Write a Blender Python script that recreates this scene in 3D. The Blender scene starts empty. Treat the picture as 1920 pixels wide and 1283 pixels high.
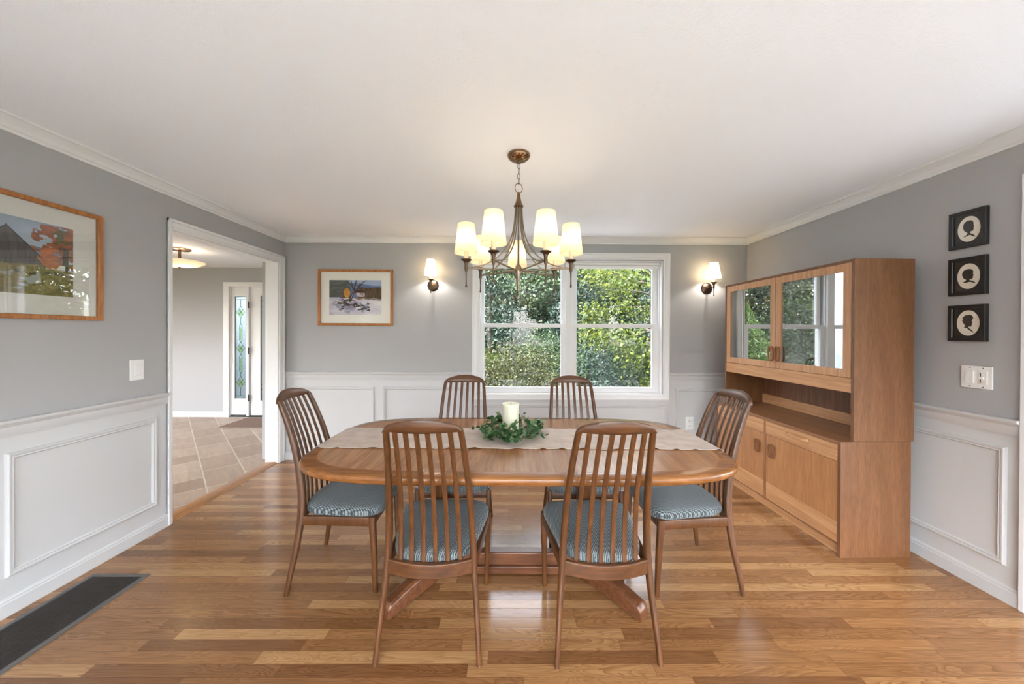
import bpy, bmesh, math, random
import numpy as np
from mathutils import Vector, Matrix, Euler
random.seed(7); RNG = np.random.default_rng(11)
PI = math.pi
SC = bpy.context.scene
K_LAMP, K_SKY, K_SUN, EXPO = 0.42, 1.0, 3.5, 2.20
COL = SC.collection

# ------------------------------------------------------------------ helpers
def s2l(c):
    c = c / 255.0
    return c / 12.92 if c <= 0.04045 else ((c + 0.055) / 1.055) ** 2.4
def rgb(r, g, b): return (s2l(r), s2l(g), s2l(b), 1.0)

class NT:
    def __init__(self, name):
        self.m = bpy.data.materials.new(name); self.m.use_nodes = True
        self.t = self.m.node_tree; self.t.nodes.clear()
        self.out = self.t.nodes.new('ShaderNodeOutputMaterial')
    def n(self, typ, ins=None, **kw):
        nd = self.t.nodes.new(typ)
        for k, v in kw.items(): setattr(nd, k, v)
        for k, v in (ins or {}).items():
            s = nd.inputs[k]
            if isinstance(v, bpy.types.NodeSocket): self.t.links.new(v, s)
            else: s.default_value = v
        return nd
    def math(self, op, a, b=None, c=None):
        ins = {0: a}
        if b is not None: ins[1] = b
        if c is not None: ins[2] = c
        return self.n('ShaderNodeMath', ins, operation=op).outputs[0]
    def ramp(self, fac, stops):
        nd = self.n('ShaderNodeValToRGB', {0: fac})
        e = nd.color_ramp.elements
        while len(e) < len(stops): e.new(0.5)
        for i, (p, c) in enumerate(stops): e[i].position = p; e[i].color = c
        return nd.outputs[0]
    def mix(self, fac, a, b, blend='MIX'):
        nd = self.n('ShaderNodeMix', data_type='RGBA', blend_type=blend)
        for i, v in ((0, fac), (6, a), (7, b)):
            if isinstance(v, bpy.types.NodeSocket): self.t.links.new(v, nd.inputs[i])
            else: nd.inputs[i].default_value = v
        return nd.outputs[2]
    def surf(self, sock): self.t.links.new(sock, self.out.inputs[0]); return self.m
    def bsdf(self, **kw):
        b = self.n('ShaderNodeBsdfPrincipled')
        names = dict(color='Base Color', rough='Roughness', metal='Metallic', spec='Specular IOR Level', normal='Normal', coat='Coat Weight', coat_rough='Coat Roughness', emis='Emission Color', emis_s='Emission Strength', sheen='Sheen Weight')
        for k, v in kw.items():
            s = b.inputs[names[k]]
            if isinstance(v, bpy.types.NodeSocket): self.t.links.new(v, s)
            else: s.default_value = v
        return b.outputs[0]
    def bump(self, h, strength=0.2, dist=0.01):
        return self.n('ShaderNodeBump', {'Strength': strength, 'Distance': dist, 'Height': h}).outputs[0]

def plain(name, col, rough=0.5, metal=0.0, spec=0.5, noise=0.0, nscale=30, bump=0.0, bscale=200):
    t = NT(name); kw = dict(color=col, rough=rough, metal=metal, spec=spec)
    tc = t.n('ShaderNodeTexCoord').outputs['Object']
    if noise:
        nz = t.n('ShaderNodeTexNoise', {'Vector': tc, 'Scale': nscale, 'Detail': 3.0}).outputs[0]
        d = tuple(c * (1 - noise) for c in col[:3]) + (1,); l = tuple(min(1, c * (1 + noise)) for c in col[:3]) + (1,)
        kw['color'] = t.ramp(nz, [(0.3, d), (0.7, l)])
    if bump:
        nz = t.n('ShaderNodeTexNoise', {'Vector': tc, 'Scale': bscale, 'Detail': 3.0}).outputs[0]
        kw['normal'] = t.bump(nz, bump, 0.002)
    return t.surf(t.bsdf(**kw))

def wood(name, light, dark, axis=2, rough=0.35, fine=60, coarse=7, stretch=14, spec=0.5, cath=0.5, tone=0.12):
    """grain runs along axis, in object space"""
    t = NT(name)
    tc = t.n('ShaderNodeTexCoord').outputs['Object']
    sc = [1.0, 1.0, 1.0]; sc[axis] = 1.0 / stretch
    mp = t.n('ShaderNodeMapping', {'Vector': tc, 'Scale': sc}).outputs[0]
    n1 = t.n('ShaderNodeTexNoise', {'Vector': mp, 'Scale': float(coarse), 'Detail': 4.0, 'Distortion': 0.8}).outputs[0]
    rings = t.math('FRACT', t.math('MULTIPLY', n1, 9.0))
    rings = t.math('ABSOLUTE', t.math('SUBTRACT', rings, 0.5))
    n2 = t.n('ShaderNodeTexNoise', {'Vector': mp, 'Scale': float(fine), 'Detail': 6.0, 'Roughness': 0.65}).outputs[0]
    f = t.math('ADD', t.math('MULTIPLY', rings, cath), t.math('MULTIPLY', n2, 1.0))
    f = t.math('MULTIPLY', f, 1.0 / (0.25 * cath + 1.0) * 0.95)
    col = t.ramp(f, [(0.30, dark), (0.50, tuple((a + b) / 2 for a, b in zip(light, dark))), (0.66, light)])
    n3 = t.n('ShaderNodeTexNoise', {'Vector': tc, 'Scale': 2.5, 'Detail': 1.0}).outputs[0]
    col = t.mix(t.math('MULTIPLY', n3, tone * 2), col, tuple(c * 0.5 for c in dark[:3]) + (1,))
    nrm = t.bump(n2, 0.08, 0.002)
    return t.surf(t.bsdf(color=col, rough=rough, spec=spec, normal=nrm))

def glass(name, tint=(1, 1, 1, 1), refl=1.0, base=0.0, rough=0.0):
    t = NT(name)
    fr = t.n('ShaderNodeFresnel', {'IOR': 1.5}).outputs[0]
    fac = t.math('MINIMUM', t.math('MULTIPLY_ADD', fr, refl, base), 1.0)
    tr = t.n('ShaderNodeBsdfTransparent', {'Color': tint}).outputs[0]
    gl = t.n('ShaderNodeBsdfGlossy', {'Color': (1, 1, 1, 1), 'Roughness': rough}).outputs[0]
    return t.surf(t.n('ShaderNodeMixShader', {0: fac, 1: tr, 2: gl}).outputs[0])

class MB:
    def __init__(self): self.v = []; self.f = []; self.mi = []; self.cur = 0
    def add(self, vs, fs):
        o = len(self.v); self.v += [tuple(x) for x in vs]
        self.f += [tuple(i + o for i in f) for f in fs]; self.mi += [self.cur] * len(fs); return self
    def box(self, x0, y0, z0, x1, y1, z1):
        if x0 > x1: x0, x1 = x1, x0
        if y0 > y1: y0, y1 = y1, y0
        if z0 > z1: z0, z1 = z1, z0
        return self.add([(x0,y0,z0),(x1,y0,z0),(x1,y1,z0),(x0,y1,z0),(x0,y0,z1),(x1,y0,z1),(x1,y1,z1),(x0,y1,z1)],
                 [(0,3,2,1),(4,5,6,7),(0,1,5,4),(1,2,6,5),(2,3,7,6),(3,0,4,7)])
    def lathe(self, prof, n=24, c=(0, 0, 0), axis='Z', closed=False):
        vs = []; m = len(prof)
        for r, z in prof:
            for k in range(n):
                a = 2 * PI * k / n; x, y = r * math.cos(a), r * math.sin(a)
                p = (x, y, z) if axis == 'Z' else ((x, z, y) if axis == 'Y' else (z, x, y))
                vs.append((p[0] + c[0], p[1] + c[1], p[2] + c[2]))
        fs = []
        rng = range(m if closed else m - 1)
        for j in rng:
            j2 = (j + 1) % m
            for k in range(n):
                q = (j*n+k, j*n+(k+1) % n, j2*n+(k+1) % n, j2*n+k)
                fs.append(q if axis != 'Y' else q[::-1])
        if not closed:
            if prof[0][0] > 1e-6: fs.append(tuple(range(n))[::-1] if axis != 'Y' else tuple(range(n)))
            if prof[-1][0] > 1e-6:
                e = tuple((m-1)*n + k for k in range(n)); fs.append(e if axis != 'Y' else e[::-1])
        return self.add(vs, fs)
    def sweep(self, pts, sz, hint=(1, 0, 0), n=12, p=2.6, caps=True, closed=False):
        pts = [Vector(q) for q in pts]; m = len(pts); vs = []
        if not isinstance(sz, list): sz = [sz] * m
        for i, q in enumerate(pts):
            if closed: tg = pts[(i+1) % m] - pts[i-1]
            else: tg = pts[min(i+1, m-1)] - pts[max(i-1, 0)]
            tg.normalize(); h = Vector(hint); s = h - tg * h.dot(tg)
            if s.length < 1e-4: s = tg.orthogonal()
            s.normalize(); u = tg.cross(s)
            w, hh = sz[i] if isinstance(sz[i], tuple) else (sz[i], sz[i])
            for k in range(n):
                a = 2 * PI * k / n; ca, sa = math.cos(a), math.sin(a)
                x = math.copysign(abs(ca) ** (2 / p), ca) * w / 2; y = math.copysign(abs(sa) ** (2 / p), sa) * hh / 2
                vs.append(q + s * x + u * y)
        fs = []
        for j in range(m if closed else m - 1):
            j2 = (j + 1) % m
            for k in range(n): fs.append((j*n+k, j*n+(k+1) % n, j2*n+(k+1) % n, j2*n+k))
        if caps and not closed:
            fs.append(tuple(range(n))[::-1]); fs.append(tuple((m-1)*n+k for k in range(n)))
        return self.add(vs, fs)
    def prism(self, poly, a, b, axis=2):
        """poly in the two other axes (ordered), extruded a..b along axis"""
        def P(u, v, w): return {2: (u, v, w), 1: (u, w, v), 0: (w, u, v)}[axis]
        n = len(poly); vs = [P(u, v, a) for u, v in poly] + [P(u, v, b) for u, v in poly]
        fs = [tuple(range(n))[::-1], tuple(range(n, 2*n))] + [(i, (i+1) % n, n+(i+1) % n, n+i) for i in range(n)]
        if axis == 1: fs = [f[::-1] for f in fs]
        return self.add(vs, fs)
    def mould(self, path, prof, side=1, closed=False):
        """path: 2D points in plan; profile (out, z) swept with mitres; out = offset to the left(side=1) of travel"""
        m = len(path); vs = []; k = len(prof)
        for i in range(m):
            p = Vector(path[i]).to_2d()
            def nrm(a, b):
                d = (Vector(b) - Vector(a)); d = d.to_2d().normalized(); return Vector((-d.y, d.x)) * side
            if closed or 0 < i < m-1:
                n0 = nrm(path[i-1], path[i]); n1 = nrm(path[i], path[(i+1) % m]); mm = (n0 + n1); mm = mm / max(1e-6, 1 + n0.dot(n1))
            elif i == 0: mm = nrm(path[0], path[1])
            else: mm = nrm(path[-2], path[-1])
            for o, z in prof: vs.append((p.x + mm.x * o, p.y + mm.y * o, z))
        fs = []
        for j in range(m if closed else m - 1):
            j2 = (j + 1) % m
            for q in range(k): fs.append((j*k+q, j*k+(q+1) % k, j2*k+(q+1) % k, j2*k+q))
        if not closed: fs.append(tuple(range(k))[::-1]); fs.append(tuple((m-1)*k+q for q in range(k)))
        return self.add(vs, fs)
    def frame(self, org, U, V, N, w, h, prof):
        """mitred rectangular frame: org = corner, U,V in-plane unit axes, N out; prof list of (inset, out)"""
        o, U, V, N = Vector(org), Vector(U), Vector(V), Vector(N); k = len(prof); vs = []
        for cu, cv, su, sv in ((0,0,1,1),(w,0,-1,1),(w,h,-1,-1),(0,h,1,-1)):
            for a, b in prof: vs.append(o + U*(cu+su*a) + V*(cv+sv*a) + N*b)
        fs = [(j*k+q, ((j+1) % 4)*k+q, ((j+1) % 4)*k+(q+1) % k, j*k+(q+1) % k) for j in range(4) for q in range(k)]
        return self.add(vs, fs)
    def build(self, name, mat, parent=None, smooth=None, bevel=0.0, loc=None, segs=2, subs=0):
        me = bpy.data.meshes.new(name); me.from_pydata(self.v, [], self.f)
        mats = mat if isinstance(mat, list) else [mat]
        for m in mats: me.materials.append(m)
        if len(mats) > 1: me.polygons.foreach_set('material_index', self.mi)
        bm = bmesh.new(); bm.from_mesh(me); bmesh.ops.recalc_face_normals(bm, faces=bm.faces); bm.to_mesh(me); bm.free()
        if smooth:
            me.shade_smooth(); me.set_sharp_from_angle(angle=math.radians(smooth if smooth is not True else 40))
        o = bpy.data.objects.new(name, me); COL.objects.link(o)
        if parent: o.parent = parent
        if loc: o.location = loc
        if bevel:
            b = o.modifiers.new('bevel', 'BEVEL'); b.width = bevel; b.segments = segs; b.limit_method = 'ANGLE'; b.angle_limit = math.radians(35); b.harden_normals = False
            me.shade_smooth(); me.set_sharp_from_angle(angle=math.radians(50))
        if subs:
            s = o.modifiers.new('sub', 'SUBSURF'); s.levels = subs; s.render_levels = subs
        return o

def tag(o, label=None, cat=None, group=None, kind=None):
    if label: o['label'] = label
    if cat: o['category'] = cat
    if group: o['group'] = group
    if kind: o['kind'] = kind
    return o
def struct(o): o['kind'] = 'structure'; return o
def thing(name, label, cat, loc=(0, 0, 0), rz=0.0, group=None):
    o = bpy.data.objects.new(name, None); COL.objects.link(o); o.empty_display_size = 0.1
    o.location = loc; o.rotation_euler = (0, 0, rz)
    return tag(o, label, cat, group)
KIDS = {}
def copy_tree(o, parent=None):
    c = o.copy(); COL.objects.link(c)
    if parent: c.parent = parent
    for ch in list(o.children): copy_tree(ch, c)
    return c
def catmull(pts, n=6):
    P = [np.array(p, float) for p in pts]; out = []
    for i in range(len(P) - 1):
        p0 = P[max(i-1, 0)]; p1 = P[i]; p2 = P[i+1]; p3 = P[min(i+2, len(P)-1)]
        for k in range(n):
            t = k / n
            out.append(0.5*((2*p1)+(-p0+p2)*t+(2*p0-5*p1+4*p2-p3)*t*t+(-p0+3*p1-3*p2+p3)*t**3))
    out.append(P[-1]); return [tuple(q) for q in out]
def vnoise(u, v, seed=0):
    """2D value noise on arrays"""
    def h(i, j):
        x = np.sin(i * 127.1 + j * 311.7 + seed * 74.7) * 43758.5453
        return x - np.floor(x)
    i, j = np.floor(u), np.floor(v); a, b = u - i, v - j; a = a*a*(3-2*a); b = b*b*(3-2*b)
    return (h(i, j)*(1-a)+h(i+1, j)*a)*(1-b)+(h(i, j+1)*(1-a)+h(i+1, j+1)*a)*b
def fbm(u, v, seed=0, oct=4):
    s = 0; a = 0.5; t = 0
    for k in range(oct): s = s + a * vnoise(u * 2**k, v * 2**k, seed + k); t += a; a *= 0.5
    return s / t

# ------------------------------------------------------------------ measured layout (metres; camera stands at x=0, y=0)
CE = 2.44; XL, XR, YB, YF = -2.464, 2.606, 3.745, -2.6
CZ = 2.373; RAIL = 0.961
HY = 5.60; HX = -8.2; HF = 0.6          # hall back wall, far side wall, front wall
WT = 0.125

# ------------------------------------------------------------------ materials
M = {}
def wallpaint(name, col):
    t = NT(name); tc = t.n('ShaderNodeTexCoord').outputs['Object']
    nz = t.n('ShaderNodeTexNoise', {'Vector': tc, 'Scale': 260.0, 'Detail': 2.0}).outputs[0]
    return t.surf(t.bsdf(color=col, rough=0.55, spec=0.3, normal=t.bump(nz, 0.05, 0.001)))
M['grey'] = wallpaint('grey wall paint', (0.395, 0.393, 0.400, 1))
M['white'] = plain('white trim paint', (0.57, 0.572, 0.58, 1), 0.35, spec=0.4)
M['trim'] = plain('white gloss trim paint', (0.74, 0.742, 0.752, 1), 0.3, spec=0.4)
M['white_ext'] = plain('white vinyl', (0.8, 0.8, 0.8, 1), 0.4)
def ceiling_mat():
    t = NT('ceiling plaster'); tc = t.n('ShaderNodeTexCoord').outputs['Object']
    n1 = t.n('ShaderNodeTexNoise', {'Vector': tc, 'Scale': 9.0, 'Detail': 3.0, 'Distortion': 2.5}).outputs[0]
    st = t.math('ABSOLUTE', t.math('SUBTRACT', t.math('FRACT', t.math('MULTIPLY', n1, 10.0)), 0.5))
    n2 = t.n('ShaderNodeTexNoise', {'Vector': tc, 'Scale': 70.0, 'Detail': 3.0}).outputs[0]
    h = t.math('ADD', t.math('MULTIPLY', st, 0.8), n2)
    return t.surf(t.bsdf(color=(0.875, 0.89, 0.925, 1), rough=0.8, spec=0.15, normal=t.bump(h, 0.16, 0.004)))
M['ceil'] = ceiling_mat()
M['ceil_hall'] = plain('hall ceiling', (0.72, 0.73, 0.76, 1), 0.8, spec=0.15)

def floor_mat():
    t = NT('oak strip floor'); pos = t.n('ShaderNodeNewGeometry').outputs['Position']
    xyz = t.n('ShaderNodeSeparateXYZ', {0: pos}); x, y = xyz.outputs[0], xyz.outputs[1]
    W = 0.0575
    yr = t.math('DIVIDE', y, W); row = t.math('FLOOR', yr); fy = t.math('FRACT', yr)
    w1 = t.n('ShaderNodeTexWhiteNoise', {'W': row}, noise_dimensions='1D')
    ln = t.math('MULTIPLY_ADD', w1.outputs[0], 0.55, 0.55)
    off = t.math('MULTIPLY', t.n('ShaderNodeTexWhiteNoise', {'W': t.math('ADD', row, 57.3)}, noise_dimensions='1D').outputs[0], 7.0)
    xr = t.math('DIVIDE', t.math('ADD', x, t.math('ADD', off, 20.0)), ln); colm = t.math('FLOOR', xr); fx = t.math('FRACT', xr)
    cv = t.n('ShaderNodeCombineXYZ', {0: row, 1: colm}).outputs[0]
    idn = t.n('ShaderNodeTexWhiteNoise', {'Vector': cv}, noise_dimensions='2D')
    rid = idn.outputs[0]
    rid2 = t.n('ShaderNodeTexWhiteNoise', {'Vector': t.n('ShaderNodeVectorMath', {0: cv, 1: (13.7, 4.1, 0)}, operation='ADD').outputs[0]}, noise_dimensions='2D').outputs[0]
    # grain: along x
    gx = t.math('MULTIPLY_ADD', rid, 40.0, x)
    gy = t.math('MULTIPLY_ADD', rid2, 9.0, y)
    g1 = t.n('ShaderNodeCombineXYZ', {0: t.math('MULTIPLY', gx, 1.6), 1: t.math('MULTIPLY', gy, 14.0)}).outputs[0]
    n1 = t.n('ShaderNodeTexNoise', {'Vector': g1, 'Scale': 1.0, 'Detail': 2.0, 'Distortion': 0.6}, noise_dimensions='2D').outputs[0]
    rg = t.math('FRACT', t.math('MULTIPLY', n1, 16.0))
    rg = t.math('MULTIPLY', rg, rg)
    g2 = t.n('ShaderNodeCombineXYZ', {0: t.math('MULTIPLY', gx, 6.0), 1: t.math('MULTIPLY', gy, 240.0)}).outputs[0]
    n2 = t.n('ShaderNodeTexNoise', {'Vector': g2, 'Scale': 1.0, 'Detail': 3.0}, noise_dimensions='2D').outputs[0]
    base = t.ramp(rid, [(0.0, rgb(124, 84, 52)), (0.3, rgb(146, 104, 66)), (0.7, rgb(159, 115, 74)), (1.0, rgb(182, 140, 96))])
    dark = t.mix(1.0, base, (0.50, 0.42, 0.34, 1), 'MULTIPLY')
    gf = t.math('MULTIPLY', t.math('MULTIPLY_ADD', rid2, 0.55, 0.35), rg)
    col = t.mix(gf, base, dark)
    col = t.mix(t.math('MULTIPLY', t.math('SUBTRACT', n2, 0.40), 1.6), col, dark)
    # joints
    ey = t.math('MINIMUM', fy, t.math('SUBTRACT', 1.0, fy))
    ex = t.math('MULTIPLY', t.math('MINIMUM', fx, t.math('SUBTRACT', 1.0, fx)), t.math('DIVIDE', ln, W))
    e = t.math('MINIMUM', ey, ex)
    gap = t.math('LESS_THAN', e, 0.016)
    col = t.mix(t.math('MULTIPLY', gap, 0.55), col, rgb(70, 40, 20))
    hgt = t.math('ADD', t.math('MULTIPLY', t.math('MINIMUM', e, 0.05), 14.0), t.math('ADD', t.math('MULTIPLY', n2, 0.25), t.math('MULTIPLY', rid, 0.25)))
    nrm = t.bump(hgt, 0.08, 0.002)
    return t.surf(t.bsdf(color=col, rough=t.math('MULTIPLY_ADD', n2, 0.08, 0.13), spec=0.6, normal=nrm))
M['floor'] = floor_mat()

def tile_mat():
    t = NT('stone hall tile'); pos = t.n('ShaderNodeNewGeometry').outputs['Position']
    mp = t.n('ShaderNodeMapping', {'Vector': pos, 'Rotation': (0, 0, math.radians(45)), 'Location': (0.1, 0.05, 0)}).outputs[0]
    br = t.n('ShaderNodeTexBrick', {'Vector': mp, 'Color1': rgb(160, 136, 114), 'Color2': rgb(204, 184, 164), 'Mortar': rgb(226, 216, 200), 'Scale': 1.0, 'Mortar Size': 0.0065, 'Mortar Smooth': 0.2, 'Bias': 0.0, 'Brick Width': 0.50, 'Row Height': 0.30}, offset=0.37, squash=0.6, squash_frequency=3)
    mp2 = t.n('ShaderNodeMapping', {'Vector': mp, 'Scale': (1.5, 9.0, 1)}).outputs[0]
    nz = t.n('ShaderNodeTexNoise', {'Vector': mp2, 'Scale': 1.6, 'Detail': 5.0, 'Distortion': 1.2}).outputs[0]
    col = t.mix(t.math('MULTIPLY', nz, 0.75), br.outputs[0], rgb(132, 104, 84), 'MIX')
    return t.surf(t.bsdf(color=col, rough=0.38, normal=t.bump(t.math('SUBTRACT', 1.0, br.outputs[1]), 0.3, 0.003)))
M['tile'] = tile_mat()
M['oak_h'] = wood('oak horizontal', rgb(200, 150, 103), rgb(160, 108, 66), axis=1, rough=0.35)
M['thresh'] = wood('oak threshold', rgb(190, 138, 88), rgb(150, 98, 58), axis=1, rough=0.3)

# cabinet teak-oak
M['cab_v'] = wood('cabinet veneer vertical', rgb(172, 122, 82), rgb(136, 88, 54), axis=2, rough=0.42, coarse=5, stretch=18)
M['cab_side'] = wood('cabinet side veneer', rgb(130, 88, 57), rgb(102, 66, 39), axis=2, rough=0.42, coarse=3, stretch=9, fine=110, cath=0.35)
M['cab_h'] = wood('cabinet veneer horizontal', rgb(202, 155, 112), rgb(172, 122, 80), axis=1, rough=0.42, coarse=5, stretch=18)
M['cab_door'] = wood('cabinet door veneer', rgb(182, 130, 86), rgb(156, 106, 66), axis=2, rough=0.42, coarse=4, stretch=12, fine=100, cath=0.35)
M['cab_frame'] = wood('cabinet door frame', rgb(200, 155, 116), rgb(170, 122, 84), axis=2, rough=0.42, coarse=6, stretch=16)
M['cab_top'] = wood('cabinet top veneer', rgb(158, 112, 78), rgb(124, 82, 52), axis=1, rough=0.35, coarse=5, stretch=18)
M['cab_in'] = wood('cabinet inside', rgb(128, 84, 56), rgb(96, 60, 38), axis=2, rough=0.5)
M['handle'] = wood('dark wood handle', rgb(138, 84, 46), rgb(100, 58, 30), axis=2, rough=0.4)
# teak
M['teak_v'] = wood('teak chair', rgb(102, 62, 32), rgb(64, 38, 18), axis=2, rough=0.32, coarse=9, fine=90, cath=0.3)
M['teak_x'] = wood('teak chair rail', rgb(100, 62, 35), rgb(66, 40, 21), axis=0, rough=0.34, coarse=9, fine=90, cath=0.3)
M['teak_top'] = wood('teak tabletop veneer', rgb(168, 120, 80), rgb(136, 92, 58), axis=1, rough=0.22, coarse=4, fine=70, cath=0.55, stretch=12)
M['teak_edge'] = wood('teak table edge', rgb(150, 98, 52), rgb(108, 64, 30), axis=0, rough=0.25, coarse=6, fine=60)
M['teak_base'] = wood('teak table base', rgb(112, 70, 44), rgb(76, 44, 26), axis=0, rough=0.32, coarse=8)

def tweed(name):
    t = NT(name); tc = t.n('ShaderNodeTexCoord').outputs['Object']
    mp = t.n('ShaderNodeMapping', {'Vector': tc, 'Rotation': (0, 0, math.radians(32))}).outputs[0]
    xyz = t.n('ShaderNodeSeparateXYZ', {0: mp})
    a = t.math('FRACT', t.math('MULTIPLY', xyz.outputs[0], 140.0)); b = t.math('FRACT', t.math('MULTIPLY', xyz.outputs[1], 75.0))
    s = t.math('ABSOLUTE', t.math('SUBTRACT', t.math('FRACT', t.math('MULTIPLY_ADD', b, 0.5, a)), 0.5))
    nz = t.n('ShaderNodeTexNoise', {'Vector': tc, 'Scale': 500.0, 'Detail': 1.0}).outputs[0]
    f = t.math('MULTIPLY_ADD', t.math('SUBTRACT', nz, 0.5), 0.5, t.math('MULTIPLY', s, 2.0))
    col = t.ramp(f, [(0.15, rgb(50, 58, 62)), (0.5, rgb(76, 85, 88)), (0.92, rgb(140, 146, 146))])
    return t.surf(t.bsdf(color=col, rough=0.9, spec=0.15, sheen=0.2, normal=t.bump(f, 0.35, 0.002)))
M['tweed'] = tweed('grey blue woven seat fabric')
def linen():
    t = NT('greige linen'); tc = t.n('ShaderNodeTexCoord').outputs['Object']
    xyz = t.n('ShaderNodeSeparateXYZ', {0: tc})
    a = t.math('SINE', t.math('MULTIPLY', xyz.outputs[0], 2600.0)); b = t.math('SINE', t.math('MULTIPLY', xyz.outputs[1], 2600.0))
    nz = t.n('ShaderNodeTexNoise', {'Vector': tc, 'Scale': 14.0, 'Detail': 3.0}).outputs[0]
    col = t.ramp(nz, [(0.3, rgb(176, 160, 148)), (0.7, rgb(196, 182, 172))])
    return t.surf(t.bsdf(color=col, rough=0.85, spec=0.2, normal=t.bump(t.math('ADD', a, b), 0.1, 0.0005)))
M['linen'] = linen()
M['bronze'] = plain('aged bronze', rgb(132, 104, 80), 0.22, metal=1.0, noise=0.15)
M['bronze_d'] = plain('dark bronze', rgb(98, 80, 66), 0.28, metal=1.0, noise=0.15)
M['pewter'] = plain('warm pewter metal', rgb(150, 135, 118), 0.28, metal=1.0, noise=0.1)
M['sleeve'] = plain('ivory candle sleeve', rgb(226, 212, 186), 0.5)
def shade_mat(name, c):
    t = NT(name)
    tr = t.n('ShaderNodeBsdfTranslucent', {'Color': c}).outputs[0]
    df = t.n('ShaderNodeBsdfDiffuse', {'Color': c}).outputs[0]
    return t.surf(t.n('ShaderNodeMixShader', {0: 0.35, 1: tr, 2: df}).outputs[0])
M['shade'] = shade_mat('cream lamp shade', (0.92, 0.85, 0.71, 1))
M['wax'] = plain('ivory wax', rgb(226, 222, 200), 0.5, noise=0.03)
M['wick'] = plain('wick', rgb(60, 50, 44), 0.9)
M['glass'] = glass('window glass', (0.98, 0.985, 0.985, 1), 0.35)
M['pic_glass'] = glass('picture glass', (1, 1, 1, 1), 0.75)
M['pic_glass_b'] = glass('low glare picture glass', (1, 1, 1, 1), 0.25)
M['cab_glass'] = glass('tinted reflective cabinet glass', (0.55, 0.5, 0.46, 1), 1.1, 0.45)
M['shelf_glass'] = glass('glass shelf', (0.85, 0.92, 0.9, 1), 1.0, 0.05)
M['plate'] = plain('white plastic plate', (0.78, 0.78, 0.77, 1), 0.3)
M['slot'] = plain('dark slot', (0.05, 0.05, 0.05, 1), 0.5)
M['black'] = plain('black frame lacquer', (0.012, 0.012, 0.014, 1), 0.3)
M['black_mat'] = plain('black paper mat', (0.02, 0.018, 0.017, 1), 0.7)
M['black_hw'] = plain('black hardware', (0.02, 0.02, 0.02, 1), 0.35, metal=0.6)
M['cream'] = plain('cream paper', rgb(236, 229, 214), 0.8)
M['mat'] = plain('warm white mat board', rgb(234, 232, 224), 0.85)
M['pic_frame'] = wood('oak picture frame', rgb(186, 122, 62), rgb(142, 86, 38), axis=2, rough=0.35, fine=80)
M['came'] = plain('lead came', rgb(52, 62, 58), 0.4, metal=0.7)
def door_glass(name, c):
    t = NT(name); tc = t.n('ShaderNodeTexCoord').outputs['Object']
    nz = t.n('ShaderNodeTexVoronoi', {'Vector': tc, 'Scale': 60.0}).outputs[0]
    col = t.ramp(nz, [(0.1, c), (0.6, tuple(x * 0.72 for x in c[:3]) + (1,))])
    tr = t.n('ShaderNodeBsdfTranslucent', {'Color': col}).outputs[0]
    tp = t.n('ShaderNodeBsdfTransparent', {'Color': c}).outputs[0]
    gl = t.n('ShaderNodeBsdfGlossy', {'Roughness': 0.2}).outputs[0]
    m = t.n('ShaderNodeMixShader', {0: 0.3, 1: tr, 2: tp}).outputs[0]
    return t.surf(t.n('ShaderNodeMixShader', {0: 0.06, 1: m, 2: gl}).outputs[0])
M['frost'] = door_glass('textured door glass', (0.50, 0.57, 0.59, 1))
M['foliage_tint_glass'] = glass('foliage tinted bevelled glass', (0.80, 0.90, 0.60, 1), 0.8)  # clear bevels; the foliage seen through them is put into the tint
M['metal_grey'] = plain('grey metal', rgb(112, 110, 108), 0.4, metal=0.6)
def grille_mat():
    t = NT('charcoal grille'); tc = t.n('ShaderNodeTexCoord').outputs['Object']
    return t.surf(t.bsdf(color=rgb(62, 56, 52), rough=0.45, metal=0.4))
M['grille'] = grille_mat()
M['mat_brown'] = plain('brown door mat', rgb(128, 104, 92), 0.95, noise=0.2, nscale=120, bump=0.5)
M['alabaster'] = shade_mat('alabaster bowl glass', (0.88, 0.82, 0.70, 1))

# ------------------------------------------------------------------ setting
def rect_wall(mb, plane, c0, c1, u0, u1, z0, z1, holes, split=RAIL - 0.02, lower=1):
    """wall slab from c0..c1 across, u along; holes = [(ua,ub,za,zb)]; below split uses material 1"""
    us = sorted({u0, u1, *[h[0] for h in holes], *[h[1] for h in holes]})
    zs = sorted({z0, z1, *( [split] if split and z0 < split < z1 else []), *[h[2] for h in holes if z0 < h[2] < z1], *[h[3] for h in holes if z0 < h[3] < z1]})
    for i in range(len(us)-1):
        for j in range(len(zs)-1):
            uc, zc = (us[i]+us[i+1])/2, (zs[j]+zs[j+1])/2
            if any(h[0] < uc < h[1] and h[2] < zc < h[3] for h in holes): continue
            mb.cur = lower if (split and zc < split) else 0
            if plane == 'x': mb.box(c0, us[i], zs[j], c1, us[i+1], zs[j+1])
            else: mb.box(us[i], c0, zs[j], us[i+1], c1, zs[j+1])
    mb.cur = 0
DY0, DY1, DZ = 2.497, 3.645, 2.137        # doorway
WX0, WX1, WZ0, WZ1 = -0.344, 1.671, 0.719, 2.19
GW = [M['grey'], M['white']]
mb = MB(); rect_wall(mb, 'x', XL, XL-WT, YF-0.15, YB, 0, CE, [(DY0, DY1, -1, DZ)]); struct(mb.build('wall_left', GW))
mb = MB(); rect_wall(mb, 'y', YB, YB+0.16, XL-WT, XR+0.15, 0, CE, [(WX0, WX1, WZ0, WZ1)]); struct(mb.build('wall_back', GW))
D2Y0, D2Y1 = -2.0, 1.64
mb = MB(); rect_wall(mb, 'x', XR, XR+0.15, YF-0.15, YB, 0, CE, [(D2Y0, D2Y1, -1, DZ)]); struct(mb.build('wall_right', GW))
RW = (-2.25, 2.35, 0.06, 2.28)  # wide glazing behind the camera, added out of view for daylight
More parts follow.
